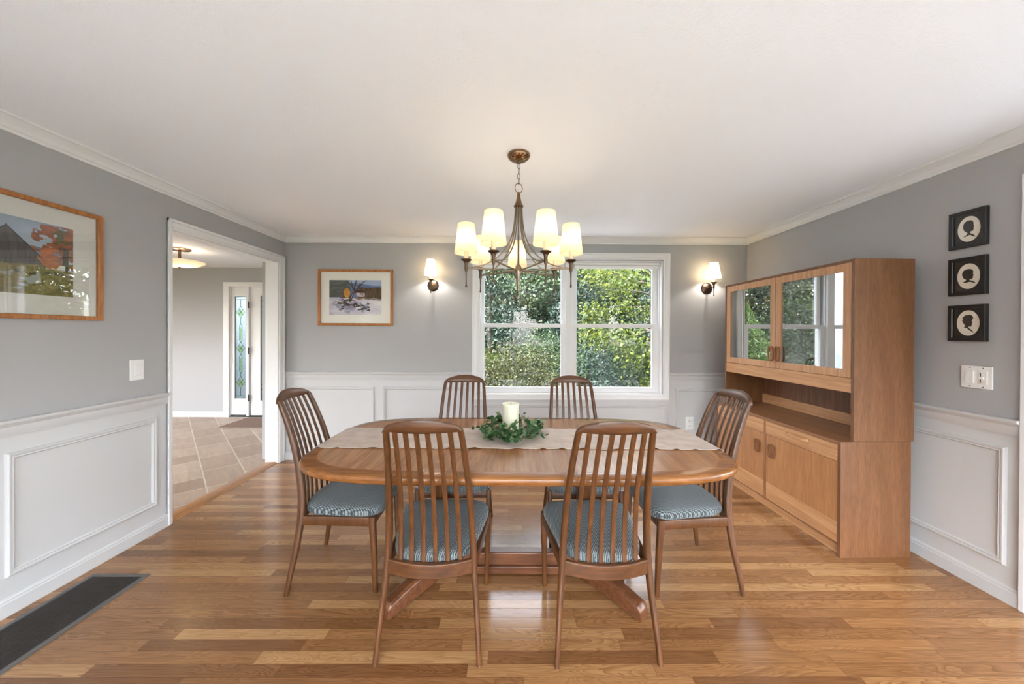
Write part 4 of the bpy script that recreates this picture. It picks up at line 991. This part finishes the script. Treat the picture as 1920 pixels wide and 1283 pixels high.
bx('rocker', -0.046, -0.036, -0.008, 0.036, 0.006, 0.012, M['plate'])
d = bx('dimmer', 0.010, -0.036, 0.046, 0.036, 0.006, 0.011, M['plate']); bx('slider', 0.018, -0.028, 0.022, 0.028, 0.0105, 0.0118, M['slot'], d, 0.0003); bx('slider_knob', 0.014, -0.008, 0.034, 0.006, 0.0105, 0.0150, M['plate'], d)
for z in (-0.052, 0.052): bx('screw', -0.029, z-0.003, -0.023, z+0.003, 0.0068, 0.0078, M['metal_grey'], None, 0.001); bx('screw', 0.025, z-0.003, 0.031, z+0.003, 0.0068, 0.0078, M['metal_grey'], None, 0.001)
t, bx = plate('wall_outlet', 'white electrical outlet low on the panelled wall right of the window', 'wall outlet', (1.978, YB, 0.409), (1,0,0), (0,-1,0), 0.086, 0.138)
for z in (-0.026, 0.026):
    o = bx('socket', -0.018, z-0.019, 0.018, z+0.019, 0.006, 0.0095, M['plate']); bx('slot', -0.008, z-0.006, -0.005, z+0.006, 0.009, 0.0098, M['slot'], o, 0.0002); bx('slot', 0.005, z-0.006, 0.008, z+0.006, 0.009, 0.0098, M['slot'], o, 0.0002)

# ------------------------------------------------------------------ sideboard + hutch (local: front = -x, y runs to the window)
CABR = math.radians(1.1)
LEN = 1.243
sb = thing('sideboard', 'wooden sideboard with drawers over doors against the right wall', 'sideboard', (2.065, 2.113, 0), CABR)
D = 0.452; HB = 0.727; tk = 0.020
mb = MB(); mb.box(0, 0, 0, D, tk, HB-0.0); mb.box(0, LEN-tk, 0, D, LEN, HB); mb.box(D-0.008, tk, 0.06, D, LEN-tk, HB-0.02); mb.box(0.012, tk, 0.070, D-0.008, LEN-tk, 0.088)
mb.build('carcass', M['cab_side'], sb, bevel=0.0015)
mb = MB(); mb.box(0.0, tk+0.0005, HB-0.022, D, LEN-tk-0.0005, HB-0.0005); mb.build('worktop', M['cab_top'], sb, bevel=0.001)
mb = MB(); mb.box(0.030, tk, 0, 0.045, LEN-tk, 0.070); mb.build('plinth', M['cab_h'], sb)
mb = MB(); mb.box(0.002, LEN/2-0.011, 0.070, 0.30, LEN/2+0.011, HB-0.022); mb.build('divider', M['cab_v'], sb, bevel=0.001)
def loop_handle(par, x, y, z0, z1, w, out, m, name='handle', th=0.010, hor=False):
    """rounded-rectangle wooden pull standing proud of the door face"""
    mb = MB(); cz = (z0+z1)/2; hh = (z1-z0)/2; r = w*0.5; pts = []
    for k in range(40):
        a = 2*PI*k/40; c, s = math.cos(a), math.sin(a); n = 3.6
        u = math.copysign(abs(c)**(2/n), c)*w/2; v = math.copysign(abs(s)**(2/n), s)*hh
        pts.append((x-out, y+(v if hor else u), cz+(u if hor else v)))
    mb.sweep(pts, (0.012, th), hint=(1,0,0), n=10, p=3, closed=True)
    return mb.build(name, m, par, smooth=50)
for i, (ya, yb) in enumerate(((tk+0.003, LEN/2-0.013), (LEN/2+0.013, LEN-tk-0.003))):
    dr = MB().box(0.000, ya, 0.597, 0.020, yb, HB-0.0245).build('drawer_front', M['cab_h'], sb, bevel=0.0015)
    ym = (ya+yb)/2
    mb = MB(); mb.sweep(catmull([(0.0, ym-0.085, 0.662), (-0.020, ym-0.070, 0.662), (-0.024, ym-0.03, 0.662), (-0.024, ym+0.03, 0.662), (-0.020, ym+0.070, 0.662), (0.0, ym+0.085, 0.662)], 4), (0.018, 0.010), hint=(0,0,1), n=10, p=3)
    mb.build('pull', M['cab_h'], dr, smooth=50)
    dd = MB().box(0.003, ya, 0.212, 0.021, yb, 0.594).build('door', M['cab_door'], sb, bevel=0.001)
    MB().box(0.003, ya, 0.082, 0.021, yb, 0.2115).build('bottom_rail', M['cab_h'], dd, bevel=0.001)
    hy_ = (yb-0.060) if i == 0 else (ya+0.060)
    loop_handle(dd, 0.003, hy_, 0.428, 0.528, 0.052, 0.011, M['handle'])
# hutch
HXF = 0.072
hu = thing('hutch', 'tall wooden hutch top with two glass doors standing on the sideboard', 'hutch', (2.074, 2.113, HB), CABR)
HH = 1.872-HB; x0 = HXF; x1 = D+0.006
zd0, zd1 = 1.122-HB, 1.853-HB; zn = 1.028-HB
mb = MB(); mb.box(x0, 0.0, 0.0005, x1, tk, HH); mb.box(x0, LEN-tk, 0.0005, x1, LEN, HH); mb.box(x0, tk, HH-0.018, x1, LEN-tk, HH); mb.box(x0+0.022, tk, zn, x1-0.006, LEN-tk, zn+0.018)
mb.build('carcass', M['cab_side'], hu, bevel=0.0015)
mb = MB(); mb.box(x1-0.006, tk, 0.0005, x1-0.001, LEN-tk, HH-0.018); mb.build('back_panel', M['cab_in'], hu)
mb = MB(); mb.box(x0+0.002, tk, zn-0.0005, x0+0.021, LEN-tk, zd0-0.003); mb.build('front_rail', M['cab_h'], hu, bevel=0.0015)
mb = MB(); mb.box(x1-0.022, tk, 0.0005, x1-0.0065, LEN-tk, 0.085); mb.build('back_rail', M['cab_h'], hu, bevel=0.001)
for z in (1.317-HB, 1.610-HB): MB().box(x0+0.05, tk+0.001, z-0.003, x1-0.01, LEN-tk-0.001, z+0.003).build('shelf', M['shelf_glass'], hu)
for i, (ya, yb) in enumerate(((tk+0.003, LEN/2-0.002), (LEN/2+0.002, LEN-tk-0.003))):
    st = 0.052
    mb = MB(); mb.box(x0+0.001, ya, zd0, x0+0.021, ya+st, zd1); mb.box(x0+0.001, yb-st, zd0, x0+0.021, yb, zd1); mb.box(x0+0.001, ya+st, zd0, x0+0.021, yb-st, zd0+st); mb.box(x0+0.001, ya+st, zd1-st, x0+0.021, yb-st, zd1)
    dd = mb.build('door', M['cab_frame'], hu, bevel=0.0012)
    MB().box(x0+0.009, ya+st-0.004, zd0+st-0.004, x0+0.013, yb-st+0.004, zd1-st+0.004).build('pane', M['cab_glass'], dd)
    hy_ = (yb-0.030) if i == 0 else (ya+0.030)
    loop_handle(dd, x0+0.001, hy_, 1.182-HB, 1.296-HB, 0.050, 0.011, M['handle'])

# ------------------------------------------------------------------ floor vent
t = thing('floor_vent', 'long charcoal metal floor register in the oak floor by the left wall', 'floor vent', (-2.222, 0, 0))
VY0, VY1, VW = 0.78, 1.968, 0.163
mb = MB(); mb.frame((-VW, VY0, 0.0005), (1,0,0), (0,1,0), (0,0,1), 2*VW, VY1-VY0, [(0, 0), (0.002, 0.006), (0.024, 0.007), (0.026, 0.001), (0.026, 0)]); mb.build('frame', M['metal_grey'], t, smooth=25)
mb = MB(); n_ = 26
for i in range(n_):
    x = -VW+0.027+(2*VW-0.054)*(i+0.5)/n_; mb.box(x-0.0030, VY0+0.026, 0.0015, x+0.0030, VY1-0.026, 0.0058)
ny_ = 110
for j in range(ny_):
    y = VY0+0.027+(VY1-VY0-0.054)*(j+0.5)/ny_; mb.box(-VW+0.026, y-0.0022, 0.0014, VW-0.026, y+0.0022, 0.0046)
mb.build('grille', M['grille'], t)
MB().box(-VW+0.026, VY0+0.026, 0.0004, VW-0.026, VY1-0.026, 0.0010).build('duct_shade_sheet', M['slot'], t)  # flat dark sheet standing for the shade inside the duct
# ------------------------------------------------------------------ outdoors
GZ = -0.75
def ground_mat():
    t = NT('lawn'); pos = t.n('ShaderNodeNewGeometry').outputs['Position']
    nz = t.n('ShaderNodeTexNoise', {'Vector': pos, 'Scale': 3.0, 'Detail': 5.0}).outputs[0]
    return t.surf(t.bsdf(color=t.ramp(nz, [(0.3, (0.03, 0.042, 0.018, 1)), (0.7, (0.065, 0.085, 0.04, 1))]), rough=0.9, spec=0.1))
M['lawn'] = ground_mat()
M['bark'] = plain('bark', rgb(52, 44, 38), 0.9, noise=0.4, nscale=12, bump=0.5, bscale=20)
M['drive'] = plain('pale gravel drive', rgb(176, 176, 178), 0.9, noise=0.1)
struct(MB().box(-60, -50, GZ-0.2, 60, 60, GZ).build('ground', M['lawn']))
struct(MB().box(2.2, 10.9, GZ, 5.2, 13.2, GZ+0.03).build('driveway', M['drive']))
M['bounce_patio'] = plain('pale patio stone', (0.6, 0.6, 0.58, 1), 0.8, noise=0.08)  # pale slab added out of view to bounce daylight up through the window
struct(MB().box(-2.4, 3.93, GZ, 4.5, 6.0, GZ+0.04).build('bounce_patio', M['bounce_patio']))
M['leaf_a'] = leaf_mat('sunlit maple leaf', (0.0092, 0.0167, 0.0037, 1), (0.0379, 0.0601, 0.0115, 1), (0.1228, 0.1473, 0.0297, 1), 0.45)
M['leaf_b'] = leaf_mat('mid green leaf', (0.0050, 0.0126, 0.0050, 1), (0.0206, 0.0411, 0.0173, 1), (0.0695, 0.1023, 0.0495, 1), 0.35)
M['leaf_c'] = leaf_mat('blue green needle', (0.0033, 0.0092, 0.0064, 1), (0.0142, 0.0300, 0.0224, 1), (0.0491, 0.0778, 0.0594, 1), 0.2)
M['leaf_d'] = leaf_mat('olive shrub leaf', (0.0055, 0.0070, 0.0025, 1), (0.0226, 0.0266, 0.0095, 1), (0.0766, 0.0811, 0.0322, 1), 0.3)
M['leaf_e'] = leaf_mat('bright spruce', (0.0117, 0.0268, 0.0061, 1), (0.0474, 0.0917, 0.0268, 1), (0.1351, 0.1882, 0.0792, 1), 0.3)
def leaves_mesh(name, C, D, size, asp, mat, rng):
    """C centres, D direction bias (outward); each leaf a small folded diamond with its own tilt"""
    n = len(C); d = rng.normal(size=(n, 3)); d = d/np.linalg.norm(d, axis=1, keepdims=True)*0.9 + D*0.7 + np.array([0, 0, -0.15]); d /= np.linalg.norm(d, axis=1, keepdims=True)
    r = rng.normal(size=(n, 3)); s = np.cross(d, r); s /= np.linalg.norm(s, axis=1, keepdims=True); up = np.cross(s, d)
    sz = (size*(0.6+0.8*rng.random(n)))[:, None]
    p0 = C-d*sz*0.5; p2 = C+d*sz*0.5; p1 = C+s*sz*asp*0.5+up*sz*0.12; p3 = C-s*sz*asp*0.5+up*sz*0.12
    P = np.stack([p0, p1, p2, p3], 1).reshape(-1, 3)
    me = bpy.data.meshes.new(name); me.vertices.add(4*n); me.vertices.foreach_set('co', P.ravel().astype(np.float32))
    me.loops.add(4*n); me.loops.foreach_set('vertex_index', np.arange(4*n, dtype=np.int32)); me.polygons.add(n); me.polygons.foreach_set('loop_start', np.arange(0, 4*n, 4, dtype=np.int32)); me.update(calc_edges=True)
    me.materials.append(mat); return me
def crown_points(rng, n, ncl, rad, cz, rx, rz, shell=0.55, squash=0.7):
    d = rng.normal(size=(ncl, 3)); d /= np.linalg.norm(d, axis=1, keepdims=True); rr = (shell+(1-shell)*rng.random(ncl))[:, None]
    cl = d*rr*np.array([rx, rx, rz])+np.array([0, 0, cz])
    k = rng.integers(0, ncl, n); off = rng.normal(size=(n, 3))*rad*np.array([1, 1, squash])
    C = cl[k]+off; D = C-np.array([0, 0, cz]); D /= np.maximum(np.linalg.norm(D, axis=1, keepdims=True), 1e-3); return C, D, cl
def tree(name, lab, cat, loc, h, rx, rz, cz, n, ncl, rad, size, mat, seed, trunk=0.14, asp=0.55, group=None, limbs=16, shell=0.5):
    rng = np.random.default_rng(seed); t = thing(name, lab, cat, loc, group=group)
    C, D, cl = crown_points(rng, n, ncl, rad, cz, rx, rz, shell); C[:, 2] = np.maximum(C[:, 2], 0.05)
    o = bpy.data.objects.new('foliage', leaves_mesh('foliage', C, D, size, asp, mat, rng)); COL.objects.link(o); o.parent = t
    mb = MB(); top = min(h*0.9, cz+rz*0.5)
    mb.sweep(catmull([(0, 0, -0.1), (0.05, 0.02, top*0.35), (-0.05, 0.05, top*0.7), (0.02, 0, top)], 4), [(trunk*(1-0.75*k/12),)*2 for k in range(13)], n=10, p=2)
    order = rng.permutation(ncl)[:limbs]
    for k in order:
        e = cl[k]; z0 = max(0.25*h, min(top*0.95, e[2]-0.35*np.linalg.norm(e[:2])-0.1)); z0 = min(z0, top*0.95); s = np.array([0, 0, z0]); m = s*0.45+e*0.55+np.array([0, 0, 0.08*h])*0.4
        mb.sweep(catmull([s, m, e], 4), [(trunk*0.32*(1-0.8*i/8),)*2 for i in range(9)], n=6, p=2)
    mb.build('trunk', M['bark'], t, smooth=60)
    return t
# near tree whose leafy boughs hang into the right pane
tree('maple_tree', 'yellow-green leafy tree with dark boughs filling the right window pane', 'tree', (4.9, 9.0, GZ), 7.5, 3.6, 3.1, 3.5, 26000, 80, 0.24, 0.085, M['leaf_a'], 1, 0.30, 0.6, limbs=60)
tree('maple_tree', 'paler green leafy tree high in the left window pane', 'tree', (0.4, 13.5, GZ), 9.0, 3.4, 3.4, 5.2, 24000, 90, 0.28, 0.11, M['leaf_b'], 2, 0.30, 0.6, limbs=40)
def shrub(lab, loc, r, h, n, size, mat, seed, asp=0.45, cat='shrub', ncl=60, name='garden_shrub'):
    rng = np.random.default_rng(seed); t = thing(name, lab, cat, loc)
    C, D, cl = crown_points(rng, n, ncl, 0.16*r+0.05, h*0.5, r, h*0.5, 0.55, 0.8); C[:, 2] = np.maximum(C[:, 2], 0.03)
    o = bpy.data.objects.new('foliage', leaves_mesh('foliage', C, D, size, asp, mat, rng)); COL.objects.link(o); o.parent = t
    mb = MB()
    for k in range(min(ncl, 26)): mb.sweep(catmull([(0.08*math.cos(k), 0.08*math.sin(k), -0.02), tuple(cl[k]*np.array([.45, .45, .6])), tuple(cl[k])], 4), [(0.022*(1-0.8*i/8)+0.003,)*2 for i in range(9)], n=5, p=2)
    mb.build('stems', M['bark'], t, smooth=60); return t
shrub('olive and yellow-green bushy shrub low behind the left window pane', (0.15, 7.0, GZ), 0.95, 1.95, 13000, 0.055, M['leaf_d'], 3, ncl=34)
shrub('bright yellow-green small shrub at the left edge below the left pane', (-0.55, 7.6, GZ), 0.6, 1.7, 6000, 0.06, M['leaf_a'], 4)
shrub('dark glossy shrub low behind the right window pane', (2.6, 9.4, GZ), 1.15, 1.75, 12000, 0.08, M['leaf_c'], 5)
shrub('yellow-green shrub at the right edge of the right pane', (3.9, 7.9, GZ), 0.75, 1.25, 6000, 0.055, M['leaf_a'], 6)
shrub('dark green shrub behind the olive shrub', (1.1, 9.2, GZ), 0.95, 2.2, 10000, 0.07, M['leaf_b'], 7)
# conifer mirrored in the hutch glass + blue-green evergreens
def conifer(lab, loc, h, r, n, size, mat, seed, name='conifer_tree'):
    rng = np.random.default_rng(seed); t = thing(name, lab, 'tree', loc)
    f = rng.random(n)**0.75; z = h*(1-f)*0.96+0.15; ang = rng.random(n)*2*PI; tier = 1+0.10*np.sin(z*2*PI/(h/9)); rr = r*f*tier*(0.55+0.5*rng.random(n)**0.6)
    bump = 1+0.10*np.sin(ang*7+z*5)*np.sin(z*9); rr *= bump
    C = np.stack([rr*np.cos(ang), rr*np.sin(ang), z-0.12*rr], 1); D = np.stack([np.cos(ang), np.sin(ang), 0.35+0*ang], 1)
    o = bpy.data.objects.new('foliage', leaves_mesh('foliage', C, D, size, 0.35, mat, rng)); COL.objects.link(o); o.parent = t
    mb = MB(); mb.sweep([(0, 0, -0.1), (0, 0, h*0.5), (0, 0, h*0.97)], [(0.11*h/4,)*2, (0.07*h/4,)*2, (0.01, 0.01)], n=8, p=2); mb.build('trunk', M['bark'], t, smooth=60); return t
conifer('bright green cone-shaped spruce mirrored in the hutch glass', (-4.3, 11.6, GZ), 3.2, 1.35, 16000, 0.09, M['leaf_e'], 21)
ev = conifer('blue-green evergreen behind the middle of the left pane', (1.5, 15.5, GZ), 9.5, 2.9, 20000, 0.16, M['leaf_c'], 22, 'evergreen_tree')
for i, (x, y, h, r_, n, lab) in enumerate(((-0.7, 11.6, 6.5, 1.9, 15000, 'dark evergreen with branches to the ground behind the left half of the left pane'), (2.3, 12.0, 5.2, 1.9, 15000, 'dark evergreen with branches to the ground behind the right window pane'))):
    conifer(lab, (x, y, GZ), h, r_, n, 0.12, M['leaf_c'], 40+i, 'evergreen_tree')
# woodland at the back: each tree its own object, crown and trunk copied from three kinds
PROT = []
for i, (mt, sd) in enumerate(((M['leaf_b'], 31), (M['leaf_c'], 32), (M['leaf_a'], 33))):
    PROT.append((mt, sd))
WL = 'woods behind the garden'
proto = {}
spots = [(-16.6, 18.8, 1, 1.0), (-9.2, 18.8, 0, 1.0), (-1.8, 18.8, 1, 1.0), (5.6, 18.8, 0, 1.0), (13.0, 18.8, 2, 1.0), (-20.3, 32.4, 0, 1.0), (-12.9, 32.4, 1, 1.0), (-5.5, 32.4, 0, 1.0), (1.9, 32.4, 1, 1.0), (9.3, 32.4, 1, 1.0), (16.7, 32.4, 0, 1.0), (-11.0, 12.0, 0, 0.8), (9.8, 12.2, 2, 0.8), (-17.0, 11.6, 1, 0.8), (6.4, 13.6, 1, 0.45)]
names = ['broad-leaved', 'dark evergreen', 'yellow-green']
for i, (x, y, k, s) in enumerate(spots):
    lab = 'broad-leaved tree of the wooded background seen through the window' if k == 0 else ('dense dark tree of the wooded background seen through the window' if k == 1 else 'yellow-green tree of the wooded background seen through the window')
    if k not in proto:
        mt, sd = PROT[k]
        o = tree('woodland_tree', lab, 'tree', (x, y, GZ), 11.0, 3.0, 4.9, 4.8, 20000, 150, 0.36, 0.20, mt, sd, 0.34, 0.6, group=WL+' ('+names[k]+')', limbs=30, shell=0.62); proto[k] = o
    else:
        o = copy_tree(proto[k])
    o['label'] = lab; o.location = (x, y, GZ); o.rotation_euler = (0, 0, i*1.37); o.scale = (s, s, s*(1+0.06*((i*7) % 3-1)))
for i in range(8):
    if i == 0: cf = conifer('tall dark evergreen in the row closing off the back of the garden', (-24, 25.6, GZ), 13.0, 3.3, 20000, 0.26, M['leaf_c'], 61, 'evergreen_tree'); cf['group'] = 'evergreen row at the back of the garden'; o = cf
    else: o = copy_tree(cf)
    o.location = (-24+i*6.4, 25.6, GZ); o.rotation_euler = (0, 0, i*1.1)
shrub('big leafy shrub left of the cone-shaped spruce', (-7.3, 12.6, GZ), 1.6, 3.4, 12000, 0.12, M['leaf_b'], 51)
shrub('big leafy shrub right of the cone-shaped spruce', (-2.3, 15.0, GZ), 1.5, 3.6, 12000, 0.12, M['leaf_b'], 52)
for i in range(8):  # unseen tree row added to block bright sky reflected in the panes
    k = (0, 1, 0, 1, 0, 0, 1, 0)[i]; o = copy_tree(proto[k]); o.location = (-28+i*8.4, -27, GZ); o.rotation_euler = (0, 0, i*0.9); o.scale = (1.15, 1.15, 0.85)
    o['label'] = 'added low tree far behind the camera, keeping bright sky out of the window glass'; o['group'] = 'added trees behind the house'
# shrubs outside the front door glass
shrub('green shrub outside the front door glass', (-7.2, 8.4, GZ), 1.1, 2.0, 6000, 0.08, M['leaf_a'], 8)

# ------------------------------------------------------------------ light
w = bpy.data.worlds.new('sky'); SC.world = w; w.use_nodes = True; nt = w.node_tree; nt.nodes.clear()
sky = nt.nodes.new('ShaderNodeTexSky'); sky.sky_type = 'NISHITA'; sky.sun_disc = False; sky.sun_elevation = math.radians(50); sky.sun_rotation = math.radians(222); sky.air_density = 1.0; sky.dust_density = 2.0; sky.ozone_density = 1.0
hsv = nt.nodes.new('ShaderNodeHueSaturation'); hsv.inputs['Saturation'].default_value = 0.25
bg = nt.nodes.new('ShaderNodeBackground'); bg.inputs[1].default_value = K_SKY; wo = nt.nodes.new('ShaderNodeOutputWorld')
nt.links.new(sky.outputs[0], hsv.inputs['Color']); nt.links.new(hsv.outputs[0], bg.inputs[0]); nt.links.new(bg.outputs[0], wo.inputs[0])
sun = bpy.data.lights.new('sun', 'SUN'); sun.energy = K_SUN; sun.angle = math.radians(0.6); sun.color = (1.0, 0.955, 0.88)
so = bpy.data.objects.new('sun', sun); COL.objects.link(so); so.location = (-20, -20, 30)
so.rotation_euler = Vector((0.50, 0.55, -0.67)).to_track_quat('-Z', 'Y').to_euler()
def portal(loc, rot, sx, sy):
    l = bpy.data.lights.new('window_portal', 'AREA'); l.shape = 'RECTANGLE'; l.size = sx; l.size_y = sy; l.cycles.is_portal = True
    o = bpy.data.objects.new('window_portal', l); COL.objects.link(o); o.location = loc; o.rotation_euler = rot; return o
portal(((RW[0]+RW[1])/2, YF-0.16, (RW[2]+RW[3])/2), (PI/2, 0, 0), RW[1]-RW[0], RW[3]-RW[2])
portal(((WX0+WX1)/2, YB+0.17, (WZ0+WZ1)/2), (-PI/2, 0, 0), WX1-WX0, WZ1-WZ0)
portal((-6.15, HF-0.16, 1.35), (PI/2, 0, 0), 2.9, 1.7)
portal((SX+0.16, (SW[0]+SW[1])/2, (SW[2]+SW[3])/2), (0, PI/2, 0), SW[3]-SW[2], SW[1]-SW[0])
portal(((SF[0]+SF[1])/2, SY0-0.16, (SF[2]+SF[3])/2), (PI/2, 0, 0), SF[1]-SF[0], SF[3]-SF[2])
portal((HX-0.16, 2.6, 1.55), (0, -PI/2, 0), 1.3, 2.8)

# ------------------------------------------------------------------ camera
P_PITCH, P_YAW, P_ROLL, P_H, P_SY = -0.004, -0.0057, 0.0042, 1.4001, -15.142
cam = bpy.data.cameras.new('camera'); cam.sensor_width = 36; cam.sensor_fit = 'HORIZONTAL'; cam.lens = 640/1920*36
cam.shift_y = P_SY/1920; cam.clip_start = 0.05; cam.clip_end = 300
fw = Vector((-math.sin(P_YAW)*math.cos(P_PITCH), math.cos(P_YAW)*math.cos(P_PITCH), math.sin(P_PITCH)))
r0 = Vector((math.cos(P_YAW), math.sin(P_YAW), 0)); u0 = r0.cross(fw)
rt = r0*math.cos(P_ROLL)+u0*math.sin(P_ROLL); up = u0*math.cos(P_ROLL)-r0*math.sin(P_ROLL)
co = bpy.data.objects.new('camera', cam); COL.objects.link(co)
m = Matrix((rt, up, -fw)).transposed().to_4x4(); m.translation = (0, 0, P_H); co.matrix_world = m
SC.camera = co
SC.view_settings.view_transform = 'Standard'; SC.view_settings.look = 'None'; SC.view_settings.exposure = EXPO; SC.view_settings.gamma = 1.0; SC.view_settings.use_curve_mapping = False
SC.cycles.use_denoising = True
SC.cycles.max_bounces = 12; SC.cycles.diffuse_bounces = 6; SC.cycles.transparent_max_bounces = 16; SC.cycles.sample_clamp_indirect = 8.0
SC.cycles.caustics_reflective = False; SC.cycles.caustics_refractive = False
